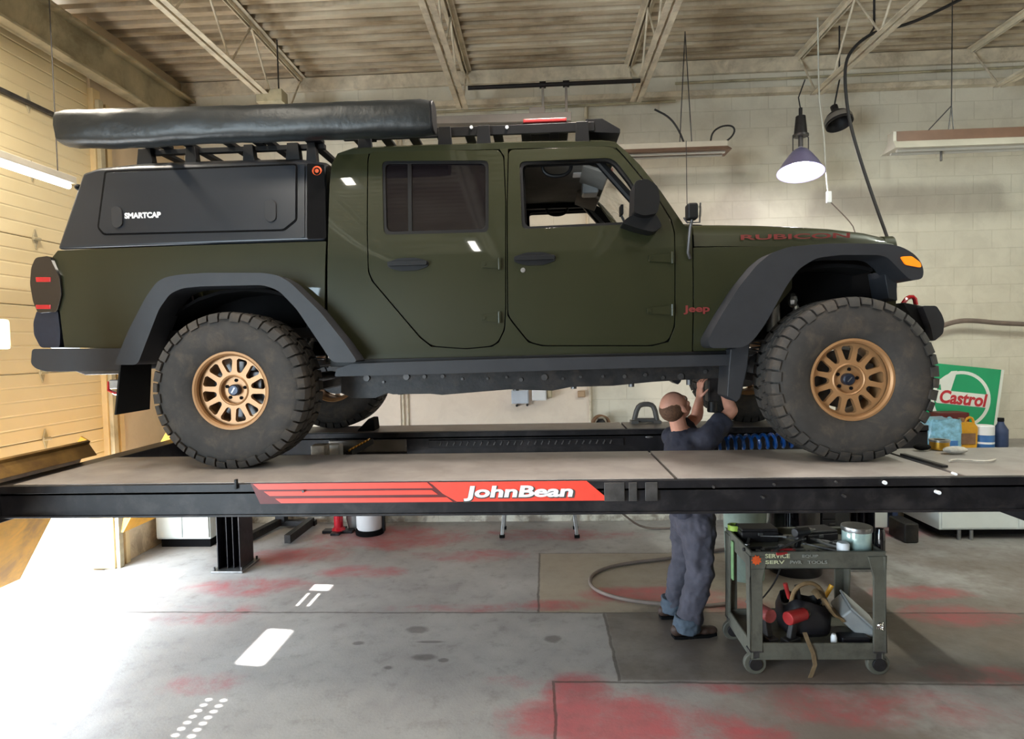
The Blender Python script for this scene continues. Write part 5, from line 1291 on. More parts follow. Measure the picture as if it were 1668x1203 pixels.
def socketset(x, y, label, w_=.24, d_=.12, h_=.05, m='tool_dark', ang=0.):
    t = thing('tool_case', label, 'case', (x, y, ZTT), 'tool cases on the cart'); R = Matrix.Rotation(ang, 3, 'Z')
    MB().obox((x, y, ZTT+h_/2), (w_, d_, h_), R).build('case_body', m, t, bevel=.008)
    MB().obox((x, y, ZTT+h_+.010), (w_*.98, d_*.98, .018), R).build('lid', m, t, bevel=.006)
    MB().obox((x, y-d_/2-.004, ZTT+h_*.8), (.03, .01, .018), R).build('clasp', 'tool_steel', t, bevel=.002)
socketset(1.40, 4.12, 'black tool case at the back left of the cart top', .24, .14, .07)
socketset(1.78, 4.10, 'black tool case at the back right of the cart top beside the glass jar', .22, .14, .06, ang=.2)
impact(1.62, 3.93, ZTT+.012, .4, 'dark impact wrench lying among the tools on the cart top', 'tool_black2', .8)
for k, (x, y, r_) in enumerate([(1.30, 3.80, .016), (1.335, 3.82, .013), (1.44, 3.80, .014), (1.60, 3.79, .015), (1.66, 3.81, .012), (1.80, 3.80, .014)]):
    o = MB().lathe([(r_*.55, .035), (r_, .035), (r_, 0), (r_*.55, 0), (r_*.55, .035)], (x, y, ZTT), (0, 0, 1), 16).build('socket', 'tool_steel')
    tag(o, ['leftmost', 'second from left', 'third from left', 'third from right', 'second from right', 'rightmost'][k]+' of the small chrome sockets along the front of the cart top', 'socket', 'chrome sockets on the cart')
# glass jar, white cup, tape and strip
jx = at(1398, 893, Y=3.86); b = MB(); zj = ZTT
jar = thing('glass_jar', 'squat glass jar of fluid with silver lid on the right end of the cart top', 'jar', (jx.x, 3.88, zj))
MB().lathe([(.001, 0), (.078, 0), (.084, .012), (.084, .125), (.078, .140)], (jx.x, 3.88, zj), (0, 0, 1), 32).build('jar_body', 'jar_glass', jar)
MB().lathe([(.001, .160), (.076, .162), (.088, .160), (.090, .148), (.088, .132), (.080, .132)], (jx.x, 3.88, zj), (0, 0, 1), 32).build('lid', 'steel', jar)
cx_ = at(1372, 892, Y=3.80)
o = MB().lathe([(.001, .085), (.030, .085), (.036, .075), (.036, 0), (.001, 0)], (cx_.x, 3.79, ZTT), (0, 0, 1), 24).build('paper_cup', 'white_plastic'); tag(o, 'small white cup standing in front of the glass jar on the cart', 'cup')
o = MB().lathe([(.001, .15), (.022, .15), (.030, .12), (.030, 0), (.001, 0)], (jx.x+.125, 3.85, ZTT), (0, 0, 1), 20).build('spray_can', 'drum_black'); tag(o, 'dark narrow can between the glass jar and the right edge of the cart', 'can')
o = MB().lathe([(.028, 0), (.045, 0), (.045, .035), (.028, .035), (.028, 0)], (CX0+.04, CY1-.06, zT+.002), (0, 0, 1), 28); o = o.build('tape_roll', 'green_tape'); tag(o, 'yellow green tape roll on the back left corner of the cart', 'tape')
p = at(1188, 905, X=CX0-.006); o = MB().box(CX0-.014, CX0-.004, 4.05, 4.09, .47, zT-.04).build('level_tool', 'green_strip', bevel=.003); tag(o, 'green strip tool hanging on the left side of the cart', 'level')
# lower shelf
ZL = zS-.03
def duffel(): pass
impact(1.36, 3.92, ZL+.025, 1.9, 'red power tool standing on its battery at the left of the lower cart shelf', 'tool_pinkred', 1.15)
impact(1.56, 3.86, ZL+.025, .5, 'red and grey impact wrench in the middle of the lower cart shelf', 'tool_red', 1.1)
t = thing('tool_bag', 'dark open tool bag stuffed with gear on the lower cart shelf', 'bag', (1.66, 4.0, ZL))
rings = []
for k, (z, w_, d_) in enumerate([(0, .14, .12), (.03, .15, .15), (.12, .155, .15), (.20, .14, .10), (.205, .13, .09), (.14, .12, .08)]):
    rings.append([(1.66+w_*math.copysign(abs(math.cos(u))**.7, math.cos(u))*(1+.04*math.sin(5*u+k)), 4.02+d_*math.copysign(abs(math.sin(u))**.7, math.sin(u)), ZL+z*(1+.12*math.sin(3*u+k*.3))) for u in [2*PI*j/28 for j in range(28)]])
MB().loft(rings).build('bag_body', 'tool_black2', t)
MB().tube([(1.56, 3.97, ZL+.18), (1.58, 3.95, ZL+.30), (1.68, 3.95, ZL+.34), (1.76, 3.96, ZL+.28), (1.78, 3.98, ZL+.17)], .013, 8, smooth=2).build('bag_handle', 'leather_tan', t)
for k, (x, y, L, a_) in enumerate([(1.60, 3.99, .26, .25), (1.66, 4.0, .24, -.2), (1.72, 4.02, .26, .5)]):
    o = thing('screwdriver', ['screwdriver leaning left out of the tool bag on the lower shelf', 'screwdriver standing upright in the tool bag on the lower shelf', 'screwdriver leaning right out of the tool bag on the lower shelf'][k], 'screwdriver', (x, y, ZL+.06), 'screwdrivers in the tool bag')
    d_ = Vector((math.sin(a_)*(1 if k != 0 else -1), 0, math.cos(a_))); p_ = Vector((x, y, ZL+.06))
    MB().cyl(p_, p_+d_*L*.6, .004, n=8).build('shaft', 'tool_steel', o); MB().cyl(p_+d_*L*.6, p_+d_*L, .012, .015, 12).build('handle', ['tool_red', 'tool_dark', 'jug_yellow'][k], o, bevel=.003)
# leather pouch draped to the right, strap hanging over the front
b = MB(); rings = []
for k in range(9):
    u = k/8; x = 1.68+.16*u; z = ZL+.26-.17*u**1.4+.02*math.sin(u*8); rings.append([(x, 3.86, z), (x+.01, 3.84, z+.015), (x+.03, 3.98, z+.02), (x+.02, 4.0, z-.01)])
b.loft(rings); tag(b.build('leather_pouch', 'leather_tan', bevel=.006), 'worn tan leather pouch draped over the tool bag on the lower shelf', 'pouch')
b = MB(); P_ = [at(px, py, Y=CY0-.02) for px, py in ((1311, 1030), (1318, 1048), (1325, 1064), (1328, 1083), (1323, 1097), (1318, 1108))]
rings = [[p_+Vector((-.014, 0, 0)), p_+Vector((.014, .004, 0)), p_+Vector((.014, .008, 0)), p_+Vector((-.014, .004, 0))] for p_ in P_]
b.loft(rings); tag(b.build('strap', 'strap_tan', bevel=.001), 'tan webbing strap hanging down over the front of the lower cart shelf', 'strap')
p = at(1390, 1010, Y=3.95)
b = MB(); Rr = Matrix.Rotation(.75, 3, 'Y') @ Matrix.Rotation(.2, 3, 'X')
t = thing('plastic_tote', 'light grey plastic tote tipped over at the right end of the lower shelf', 'tote', (p.x-.02, 3.95, ZL))
MB().obox((p.x-.0, 3.95, ZL+.105), (.23, .20, .10), Rr).build('tote_body', 'grey_plastic', t, bevel=.015)
MB().obox(Vector((p.x, 3.95, ZL+.105))+Rr @ Vector((0, 0, .056)), (.25, .22, .014), Rr).build('rim', 'grey_plastic', t, bevel=.004)
o = MB().lathe([(.001, .07), (.012, .07), (.018, .05), (.018, 0), (.001, 0)], (1.755, 3.80, ZL), (0, 0, 1), 14).build('small_bottle', 'white_plastic'); tag(o, 'tiny white bottle standing at the front of the lower cart shelf', 'bottle')
o = MB().box(1.80, 1.97, 3.79, 3.88, ZL, ZL+.05).build('tool_tray', 'tool_black2', bevel=.01); tag(o, 'low black tray under the grey tote on the lower shelf', 'tray')
p = at(1425, 1018, Y=CY0); b = MB()
for k in range(5): b.tube([(p.x+.0+.008*k, CY0-.0-.006*k, p.z-.02), (p.x+.012+.010*k, CY0+.01, p.z+.035)], .004, 6)
b.ell((p.x+.03, CY0, p.z), (.022, .018, .022), 10, 8)
tag(b.build('wire_bundle', 'chrome'), 'shiny bundle of wire clipped to the right leg of the cart', 'wire')
# ------------------------------------------------------------------ along the back wall
def boxthing(name, label, cat, x0, x1, y0, y1, z0, z1, m, group=None, bev=.01):
    o = MB().box(x0, x1, y0, y1, z0, z1).build(name, m, bevel=bev); return tag(o, label, cat, group)
# left white cabinet
t = thing('storage_cabinet', 'low white cabinet with a yellow side by the far corner left of the lift post', 'cabinet', (-3.75, 6.5, 0))
MB().box(-4.08, -3.50, 6.17, 6.95, .09, .98).build('cabinet_body', 'cabinet_white', t, bevel=.008)
MB().box(-3.498, -3.492, 6.20, 6.92, .50, .96).build('side_panel', 'cabinet_yellow', t)
MB().box(-4.05, -3.52, 6.20, 6.92, .0, .09).build('base', 'black_inner', t)
for k in range(2):
    d_ = MB().box(-4.07+.285*k, -3.795+.285*k, 6.150, 6.168, .11, .96).build('door', 'cabinet_white', t, bevel=.004)
    MB().cyl((-3.80+.03*k, 6.135, .6), (-3.80+.03*k, 6.135, .74), .007, n=8).build('handle', 'steel', d_)
# right white cabinet
t = thing('workbench_cabinet', 'large white cabinet bench against the right end of the back wall', 'cabinet', (4.9, 6.6, 0))
WX = at(1531, 865, Z=.10).x; WY = 6.28
MB().box(WX, 6.2, WY, 7.0, .11, .86).build('cabinet_body', 'cabinet_white', t, bevel=.008)
MB().box(WX-.02, 6.22, WY-.02, 7.02, .86, .90).build('worktop', 'lift_deck', t, bevel=.006)
MB().box(WX+.04, 6.15, WY+.05, 6.95, .05, .11).build('plinth', 'black_inner', t)
for px in (1562, 1582):
    x = at(px, 868, Y=WY+.03).x; MB().cyl((x, WY+.03, 0), (x, WY+.03, .10), .018, n=12).build('foot', 'steel', t)
for k in range(3):
    d_ = MB().box(WX+.02+.74*k, WX+.74+.74*k, WY-.014, WY-.001, .13, .84).build('door', 'cabinet_white', t, bevel=.003)
    MB().cyl((WX+.68+.74*k, WY-.03, .66), (WX+.68+.74*k, WY-.03, .80), .007, n=8).build('handle', 'steel', d_)
def onbench(px, Y, z=.90): p_ = at(px, 700, Y=Y); return p_.x
# items on the bench
def lathe_item(name, label, cat, px, Y, prof, m, z=.90, group=None, cap_=None):
    x = onbench(px, Y); t = thing(name, label, cat, (x, Y, z), group)
    MB().lathe(prof, (x, Y, z), (0, 0, 1), 28).build('container', m, t)
    if cap_: MB().lathe(cap_[0], (x, Y, z), (0, 0, 1), 20).build('lid', cap_[1], t)
    return t, x
x = onbench(1536, 6.45)
t = thing('bottle_pack', 'pale blue shrink wrapped pack of bottles on the bench beside the front tyre', 'pack', (x, 6.5, .90))
rings = []
for k, z in enumerate((0, .06, .13, .20, .26, .30)):
    w_ = .17-.02*(k == 5)-.015*(k == 0); rings.append([(x+w_*math.copysign(abs(math.cos(u))**.4, math.cos(u))*(1+.03*math.sin(9*u+k)), 6.5+.12*math.copysign(abs(math.sin(u))**.4, math.sin(u)), .90+z+.012*math.sin(7*u+k)*(k > 3)) for u in [2*PI*j/36 for j in range(36)]])
MB().loft(rings).build('wrapped_bottles', 'bag_blue', t)
MB().box(x-.12, x+.10, 6.375, 6.385, .92, .99).build('label', 'can_blue', t)
x = onbench(1571, 6.45)
t = thing('oil_jug', 'yellow and brown oil jug standing right of the blue bottle pack', 'jug', (x, 6.45, .90))
MB().prism(roundpoly([(x-.09, .90), (x+.09, .90), (x+.10, 1.12), (x+.06, 1.17), (x-.08, 1.17), (x-.10, 1.10)], .03), None, fxz(6.40), 0, .11).build('jug_body', 'jug_yellow', t, bevel=.015)
MB().box(x-.07, x+.07, 6.388, 6.399, .95, 1.06).build('label', 'wood_brown', t, bevel=.002)
MB().cyl((x-.03, 6.455, 1.17), (x-.03, 6.455, 1.21), .028, n=18).build('lid', 'wood_brown', t, bevel=.003)
MB().tube([(x+.0, 6.455, 1.16), (x+.04, 6.455, 1.22), (x+.09, 6.455, 1.20), (x+.092, 6.455, 1.10)], .012, 8, smooth=1).build('handle', 'jug_yellow', t)
t, x = lathe_item('paint_can', 'white and blue round can standing right of the yellow oil jug', 'can', 1603, 6.45, [(.001, 0), (.085, 0), (.088, .01), (.088, .13), (.085, .14)], 'can_blue', cap_=([(.001, .235), (.080, .235), (.088, .225), (.088, .14), (.084, .138)], 'white_plastic'))
MB().lathe([(.0885, .05), (.0885, .07)], (x, 6.45, .90), (0, 0, 1), 28).build('label', 'white_plastic', t)
t, x = lathe_item('oil_bottle', 'dark tall oil bottle at the right end of the bench behind the cans', 'bottle', 1630, 6.5, [(.001, 0), (.06, 0), (.065, .02), (.065, .18), (.03, .24), (.025, .27)], 'label_navy', cap_=([(.001, .30), (.028, .30), (.030, .27), (.026, .26)], 'black_plastic'))
x = onbench(1553, 6.72)
boxthing('red_box', 'dark red box lying behind the bottle pack under the green banner', 'box', x-.16, x+.14, 6.68, 6.88, .90, 1.235, 'wood_red' if 'wood_red' in M else 'decal_dark')
# green banner board with ring and lettering, leaning on the wall
bc = at(1567, 645, Y=6.93); hw = .41
t = thing('oil_sign', 'green board sign with white ring and red Castrol lettering leaning on the back wall', 'sign', (bc.x, 6.93, 1.1))
del t['label']; t['label'] = 'green and white oil advertising board tilted against the back wall behind the bottles'
Rs = Matrix.Rotation(math.radians(7.0), 4, 'Y')
def sfm(y0): return lambda u, v, w_: Vector((bc.x, y0+w_, bc.z))+(Rs.to_3x3() @ Vector((u, 0, v)))
MB().prism([(-.46, -.46), (.375, -.46), (.375, .33), (-.46, .33)], None, sfm(6.93), 0, .012).build('board', 'castrol_green', t, bevel=.002)
MB().prism([(.376, -.46), (.405, -.46), (.405, .33), (.376, .33)], None, sfm(6.93), 0, .012).build('board_edge', 'castrol_white', t)
R_ = .315; n = 48; oc = [(-.01+R_*math.cos(2*PI*k/n), -.04+R_*math.sin(2*PI*k/n)) for k in range(n)]; ic = [(-.01+(R_-.034)*math.cos(2*PI*k/n), -.04+(R_-.034)*math.sin(2*PI*k/n)) for k in range(n)]
MB().prism(oc, [ic], sfm(6.927), 0, .003).build('ring', 'castrol_white', t)
MB().prism([(-.26, -.10), (.26, -.10), (.30, .0), (.26, .045), (-.30, .045), (-.32, -.03)], None, sfm(6.924), 0, .003).build('band', 'castrol_white', t)
MB().prism([(-.23, .045), (-.13, .045), (-.09, .27), (-.15, .26), (-.20, .20), (-.26, .16)], None, sfm(6.924), 0, .003).build('swoosh', 'castrol_white', t)
lt = fittext('lettering', 'Castrol', 'castrol_red', t, 0, 0, 0, .50, .145, .03, .10)
off = Vector(t.location)
for v in lt.data.vertices:
    q = v.co+off; q = Rs.to_3x3() @ Vector((q.x+.005, q.y, q.z-.03)); q = q+Vector((bc.x, 6.921, bc.z)); v.co = q-off
# hose along the wall
P_ = [at(px, py, Y=6.9) for px, py in ((1500, 545), (1530, 532), (1560, 522), (1590, 522), (1625, 526), (1680, 528))]
tag(MB().tube(P_, .026, 10, smooth=2).build('hose', 'hose_grey'), 'grey hose running along the back wall above the green board', 'hose')
# electrical boxes on the back wall seen under the truck
def wallbox(px0, py0, px1, py1, m, label, d_=.10, name='electrical_box', cat='electrical box', Y=7.02):
    a_, c_ = at(px0, py1, Y=Y), at(px1, py0, Y=Y); t = thing(name, label, cat, ((a_.x+c_.x)/2, Y, a_.z), 'boxes on the back wall')
    MB().box(a_.x, c_.x, Y-d_, Y+.01, a_.z, c_.z).build('box_body', m, t, bevel=.006); MB().box(a_.x+.01, c_.x-.01, Y-d_-.008, Y-d_, a_.z+.01, c_.z-.01).build('cover', m, t, bevel=.003)
    return t
wallbox(834, 634, 861, 656, 'box_grey', 'light grey electrical box on the back wall, left of the white box')
wallbox(867, 630, 890, 651, 'white_plastic', 'white electrical box on the back wall beside the light grey box')
wallbox(891, 630, 899, 647, 'beam_paint', 'narrow greenish grey box right of the white wall box', .08)
wallbox(941, 636, 953, 647, 'card_brown', 'small tan plate on the back wall near the vertical conduit', .02)
for px, py in ((842, 660), (859, 659)):
    p_ = at(px, py, Y=7.0); tag(MB().cyl((p_.x, 7.03, p_.z), (p_.x, 6.97, p_.z), .014, n=12).build('wall_knob', 'tool_dark'), ('left' if px == 842 else 'right')+' small dark knob on the wall under the light grey electrical box', 'knob', 'knobs under the electrical box')
for px, lb in ((657, 'thin vertical conduit on the back wall left of the smooth board'), (664, 'second vertical conduit beside the first on the back wall'), (962, 'vertical conduit on the back wall right of the tan plate')):
    x = at(px, 670, Y=7.0).x; b = MB().cyl((x, 7.02, .25), (x, 7.02, 4.7), .011 if px != 962 else .018, n=10)
    for z in (.6, 1.6, 2.8, 3.9): b.box(x-.03, x+.03, 7.02, 7.05, z-.01, z+.01)
    tag(b.build('conduit', 'joist_paint'), lb, 'conduit', 'conduits on the back wall')
# grey tubular frame and brown wheel beyond the far runway
P_ = [at(px, py, Y=5.2) for px, py in ((1033, 684), (1038, 664), (1045, 658), (1060, 658), (1066, 664), (1070, 684))]
b = MB().tube(P_, .022, 10, smooth=1); b.tube([P_[0], P_[-1]], .020, 8)
for q in (P_[0], P_[-1]): b.box(q.x-.03, q.x+.03, 5.15, 5.25, DT, q.z)
tag(b.build('step_stand', 'fixture_grey'), 'grey tubular stand with rounded top just left of the person', 'stand')
p_ = at(979, 690, Y=6.9)
t = thing('hose_reel', 'small brown round reel mounted on the back wall just above the far runway', 'reel', (p_.x, 6.9, p_.z))
MB().lathe([(.085, -.04), (.10, -.04), (.10, .04), (.085, .04), (.085, -.04)], (p_.x, 6.92, p_.z-.0), (.25, -1, 0), 30).build('reel_drum', 'wood_brown', t)
MB().ell((p_.x, 6.92, p_.z+.0), (.055, .03, .055)).build('hub', 'tool_dark', t)
MB().box(p_.x-.03, p_.x+.03, 6.95, 7.05, p_.z-.05, p_.z+.05).build('bracket', 'fixture_grey', t)
# engine crane legs
cb = at(462, 856, Z=0)
t = thing('engine_hoist', 'black shop hoist with two low legs spread on the floor by the back wall', 'hoist', (cb.x, cb.y, 0))
x0, y0 = cb.x, cb.y-.05
MB().box(x0-.055, x0+.055, y0-.05, y0+.06, .06, 1.0).build('post', 'dark_blue' if 'dark_blue' in M else 'lift_black', t, bevel=.006)
l0, l1 = at(450, 856, Z=.05), at(395, 880, Z=.05); r0_, r1_ = at(503, 853, Z=.06), at(468, 878, Z=.06)
MB().bar((l0.x-.05, y0, .05), (r0_.x+.05, y0, .05), .08, .06).build('base_bar', 'lift_black', t, bevel=.004)
MB().bar((l0.x, y0, .07), l1, .07, .08).build('leg', 'chassis', t, bevel=.004)
MB().bar((r0_.x, y0, .07), r1_, .07, .09).build('leg', 'chassis', t, bevel=.004)
# red stand
p_ = at(552, 866, Z=0)
t = thing('jack_stand', 'red jack post on a dark square foot near the back wall', 'jack stand', (p_.x, p_.y, 0))
MB().cyl((p_.x, p_.y, .03), (p_.x, p_.y, .70), .050, .046, 20).cyl((p_.x, p_.y, .70), (p_.x, p_.y, .80), .02, n=12).build('post', 'lift_red', t)
b = MB().cyl((p_.x, p_.y, .02), (p_.x, p_.y, .06), .085, .055, 20); b.build('collar', 'lift_red', t)
b = MB(); b.box(p_.x-.17, p_.x+.17, p_.y-.06, p_.y+.05, 0, .03); b.box(p_.x-.05, p_.x+.05, p_.y-.14, p_.y+.14, 0, .028); b.build('foot', 'lift_black', t, bevel=.004)
# white cylinder
p_ = at(597, 874, Z=0)
t = thing('gas_cylinder', 'white cylindrical tank with navy and yellow labels standing on the floor beside the red post', 'tank', (p_.x, p_.y+.14, 0))
cx_, cy2 = p_.x, p_.y+.14
MB().lathe([(.001, .05), (.13, .05), (.145, .08), (.145, .66), (.12, .74), (.05, .78), (.001, .78)], (cx_, cy2, 0), (0, 0, 1), 36).build('tank', 'white_plastic', t)
MB().lathe([(.001, 0), (.155, 0), (.158, .04), (.150, .055), (.001, .055)], (cx_, cy2, 0), (0, 0, 1), 36).build('base', 'black_inner', t)
def arcpatch(r_, a0, a1, z0, z1): 
    A_ = [a0+(a1-a0)*k/10 for k in range(11)]; return MB().loft([[(cx_+r_*math.cos(a_), cy2+r_*math.sin(a_), z0) for a_ in A_]+[(cx_+(r_-.002)*math.cos(a_), cy2+(r_-.002)*math.sin(a_), z0) for a_ in reversed(A_)], [(cx_+r_*math.cos(a_), cy2+r_*math.sin(a_), z1) for a_ in A_]+[(cx_+(r_-.002)*math.cos(a_), cy2+(r_-.002)*math.sin(a_), z1) for a_ in reversed(A_)]])
arcpatch(.1475, -1.75, -1.0, .36, .55).build('label_navy', 'label_navy', t); arcpatch(.1475, -1.85, -1.0, .24, .35).build('label_yellow', 'label_yellow', t)
MB().box(cx_+.145, cx_+.17, cy2-.03, cy2+.03, .02, .9).build('bracket', 'black_plastic', t, bevel=.003)
o = MB().lathe([(.001, 0), (.07, 0), (.10, .12), (.06, .30), (.03, .34), (.001, .34)], (cx_-.23, cy2+.20, 0), (0, 0, 1), 20).build('funnel_can', 'grey_plastic'); tag(o, 'grey rounded can behind the red post and the white tank', 'can')
# silver folding platform
t = thing('step_platform', 'silver folding step platform standing against the back wall under the lift', 'step', (-.08, 6.6, 0))
pl, pr2 = at(818, 875, Z=.0), at(940, 875, Z=.0)
for (px_t, p0, sx_) in ((822, pl, 1), (935, pr2, -1)):
    tp = at(px_t, 826, Y=p0.y+.06)
    for dy, nm in ((0, 0), (.30, 1)):
        l_ = MB().bar((p0.x, p0.y+dy, .02), (tp.x+sx_*.01, p0.y+.10+dy*.6, tp.z+.12), .035, .022, (0, 1, 0)).build('leg', 'steel', t, bevel=.003)
        MB().box(p0.x-.028, p0.x+.028, p0.y+dy-.025, p0.y+dy+.025, 0, .03).build('foot', 'black_inner', l_, bevel=.004)
tz_ = at(880, 826, Y=pl.y+.06).z
MB().box(pl.x-.0, pr2.x+.0, pl.y+.06, pl.y+.36, tz_+.10, tz_+.14).build('tread', 'steel', t, bevel=.004)
MB().box(pl.x+.02, pr2.x-.02, pl.y+.05, pl.y+.07, tz_-.01, tz_+.03).build('rung', 'steel', t, bevel=.003)
# cables near the wall base
P_ = [at(992, 815, Y=6.6), at(1012, 835, Y=6.5), at(1045, 860, Z=.02)]+[Vector((q[0], q[1], .012)) for q in (fl(1090, 862), fl(1140, 858))]
tag(MB().tube(P_, .012, 8, smooth=2).build('floor_cable', 'hose_grey'), 'thin brown cable slanting from the lift to the floor left of the person', 'cable')
P_ = [at(px, py, Y=NY0+.3) for px, py in ((1030, 808), (1042, 818), (1060, 821), (1078, 816), (1085, 808))]
tag(MB().tube(P_, .006, 8, smooth=2).build('hanging_cable', 'cable_black'), 'short black cable looping below the edge of the near runway', 'cable')
# hose curled on the floor
P_ = [Vector((*fl(px, py), .016)) for px, py in ((1190, 895), (1140, 903), (1088, 912), (1030, 918), (985, 927), (962, 940), (960, 955), (978, 968), (1015, 979), (1060, 985), (1110, 988), (1150, 990), (1190, 985))]
tag(MB().tube(P_, .015, 10, smooth=2).build('air_hose', 'hose_grey'), 'grey brown air hose curled on the floor around the feet of the person', 'hose')
P_ = [at(1271, 925, Y=4.4), at(1262, 950, Y=4.5), Vector((*fl(1235, 985), .012)), Vector((*fl(1205, 1000), .012))]
tag(MB().tube(P_, .006, 8, smooth=2).build('extension_cord', 'cable_black'), 'thin dark cord hanging behind the cart top and running to the floor', 'cord')
# trash can, drum and dark cabinet beyond the cart
def at_x(px, Y): return at(px, 840, Y=Y).x
x = at_x(1213, 5.35); t = thing('trash_can', 'pale green metal trash can behind the left end of the cart', 'trash can', (x, 5.35, 0))
MB().lathe([(.001, .01), (.150, .01), (.158, .0), (.160, .03), (.185, .80), (.192, .81), (.185, .82), (.165, .80), (.150, .06)], (x, 5.35, 0), (0, 0, 1), 32).build('can_body', 'can_green', t)
MB().lathe([(.185, .79), (.195, .79), (.195, .83), (.180, .83), (.180, .79)], (x, 5.35, 0), (0, 0, 1), 32).build('rim', 'can_green', t)
x = at_x(1294, 5.5); t = thing('oil_drum', 'glossy black oil drum behind the middle of the cart', 'drum', (x, 5.5, 0))
pr_ = [(.001, 0), (.22, 0), (.225, .01), (.225, .28), (.235, .29), (.235, .31), (.225, .32), (.225, .58), (.235, .59), (.235, .61), (.225, .62), (.225, .86), (.232, .88), (.215, .88), (.21, .86), (.001, .86)]
MB().lathe(pr_, (x, 5.5, 0), (0, 0, 1), 48).build('drum_body', 'drum_black', t)
MB().cyl((x-.1, 5.42, .86), (x-.1, 5.42, .88), .03, n=14).build('bung', 'steel', t)
x0, x1 = at_x(1336, 6.2), at_x(1412, 6.2)
t = thing('tool_chest', 'black tool chest behind the right end of the cart near the back wall', 'tool chest', ((x0+x1)/2, 6.4, 0))
MB().box(x0, x1, 6.2, 6.8, .06, .78).build('chest_body', 'tool_black2', t, bevel=.01)
for k in range(4):
    d_ = MB().box(x0+.02, x1-.02, 6.188, 6.2, .09+k*.17, .24+k*.17).build('drawer', 'tool_black2', t, bevel=.003); MB().box(x0+.08, x1-.08, 6.178, 6.188, .20+k*.17, .215+k*.17).build('handle', 'dark_steel', d_)
for k in range(2): MB().cyl((x0+.08+k*(x1-x0-.16), 6.23, .03), (x0+.08+k*(x1-x0-.16), 6.26, .03), .03, n=14).build('caster', 'black_inner', t)
x0, x1 = at_x(1419, 6.6), at_x(1447, 6.6)
t = thing('parts_washer', 'narrow white upright unit with a yellow left edge by the back wall', 'unit', ((x0+x1)/2, 6.7, 0))
MB().box(x0, x1, 6.6, 6.9, .03, .84).build('unit_body', 'cabinet_white', t, bevel=.02); MB().box(x0-.045, x0, 6.62, 6.9, .03, .84).build('edge_panel', 'cabinet_yellow', t, bevel=.004)
x = at_x(1455, 6.7); tag(MB().box(x-.03, x+.03, 6.66, 6.9, 0, .82).build('panel_board', 'label_navy', bevel=.004), 'thin navy panel standing right of the white and yellow unit', 'panel')
x = at_x(1478, 6.3)
o = MB().box(x-.08, x+.06, 6.2, 6.5, 0, .20).build('tool_bin', 'chassis', bevel=.02); tag(o, 'low dark bin on the floor between the navy panel and white bench', 'bin')
# items around the lift
t = thing('coiled_hose', 'bright blue coiled air hose hanging between the runways right of the person', 'hose', at(1220, 722, Y=4.6))
a_, c_ = at(1150, 722, Y=4.62), at(1292, 716, Y=4.62); P_ = []; turns = 11; n = turns*14
for k in range(n+1):
    u = k/n; q = a_.lerp(c_, u); an = 2*PI*turns*u; P_.append(q+Vector((0, .050*math.cos(an), .050*math.sin(an))))
MB().tube(P_, .0125, 8).build('coil', 'hose_blue', t)
MB().tube([P_[-1], c_+Vector((.05, .1, .0)), c_+Vector((.1, .24, -.03))], .011, 8, smooth=1).build('hose_end', 'hose_blue', t)
# chock behind the far rear tyre
p_ = at(612, 700, Y=5.05)
t_ = MB().prism([(p_.x-.13, DT), (p_.x+.02, DT), (p_.x+.01, DT+.10), (p_.x-.03, DT+.10)], None, fxz(4.95), 0, .16).build('wheel_chock', 'black_inner', bevel=.008); tag(t_, 'black wedge chock against the far rear tyre on the far runway', 'wheel chock')
# jack tray with yellow spring, hoses and white cartons between the runways
a_ = at(575, 740, Y=4.05)
t = thing('jack_beam', 'grey rolling jack beam across the runways behind the rear tyre', 'jack', (a_.x, 4.35, 1.18))
MB().box(a_.x-.42, a_.x+.20, 3.93, 4.80, 1.19, 1.225).build('tray', 'dark_steel', t, bevel=.005)
MB().box(a_.x-.42, a_.x+.20, 4.76, 4.80, 1.225, 1.32).build('rail', 'fixture_grey', t, bevel=.006)
MB().box(a_.x-.38, a_.x-.30, 3.95, 4.75, 1.225, 1.29).build('lever_arm', 'steel', t, bevel=.006)
s0, s1 = at(568, 738, Y=4.2), at(604, 718, Y=4.5)
n = 9; b = MB()
tag(b.bar(s0, s1, .05, .04).build('ridged_ramp', 'tool_dark', bevel=.004), 'black strip with yellow ridges leaning behind the rear tyre between the runways', 'ramp')
rb = bpy.data.objects['ridged_ramp']
for k in range(7):
    q = s0.lerp(s1, (k+.6)/7.4); d_ = (s1-s0).normalized(); rr2 = MB().obox(q+Vector((0, -.004, .018)), (.014, .060, .016), Matrix.Rotation(-.35, 3, 'Y')).build('ridge', 'brass', rb, bevel=.002)
for k, (px, py, w_, h_, m_, lb) in enumerate([(492, 740, .05, .10, 'white_plastic', 'white bottle standing behind the rear tyre nearest the tread'), (503, 740, .03, .10, 'grey_plastic', 'slim grey bottle right of the white bottle behind the tyre')]):
    q = at(px, py, Y=4.02); o = MB().lathe([(.001, 0), (w_*.5, 0), (w_*.52, .01), (w_*.52, h_*.8), (w_*.25, h_), (.001, h_)], (q.x, 4.02, 1.225), (0, 0, 1), 16).build('spray_bottle', m_); tag(o, lb, 'bottle', 'bottles on the jack tray')
for k, (px, Y, w_, h_, m_, lb) in enumerate([(522, 4.25, .10, .10, 'rag', 'pale crumpled carton on the jack tray'), (545, 4.45, .10, .07, 'white_plastic', 'white carton at the back of the jack tray'), (530, 4.10, .14, .03, 'jug_yellow', 'low yellow green block on the jack tray in front')]):
    x = at(px, 735, Y=Y).x; boxthing('carton', lb, 'carton', x-w_/2, x+w_/2, Y-.05, Y+.05, 1.225, 1.225+h_+.05, m_, 'cartons on the jack tray', .006)
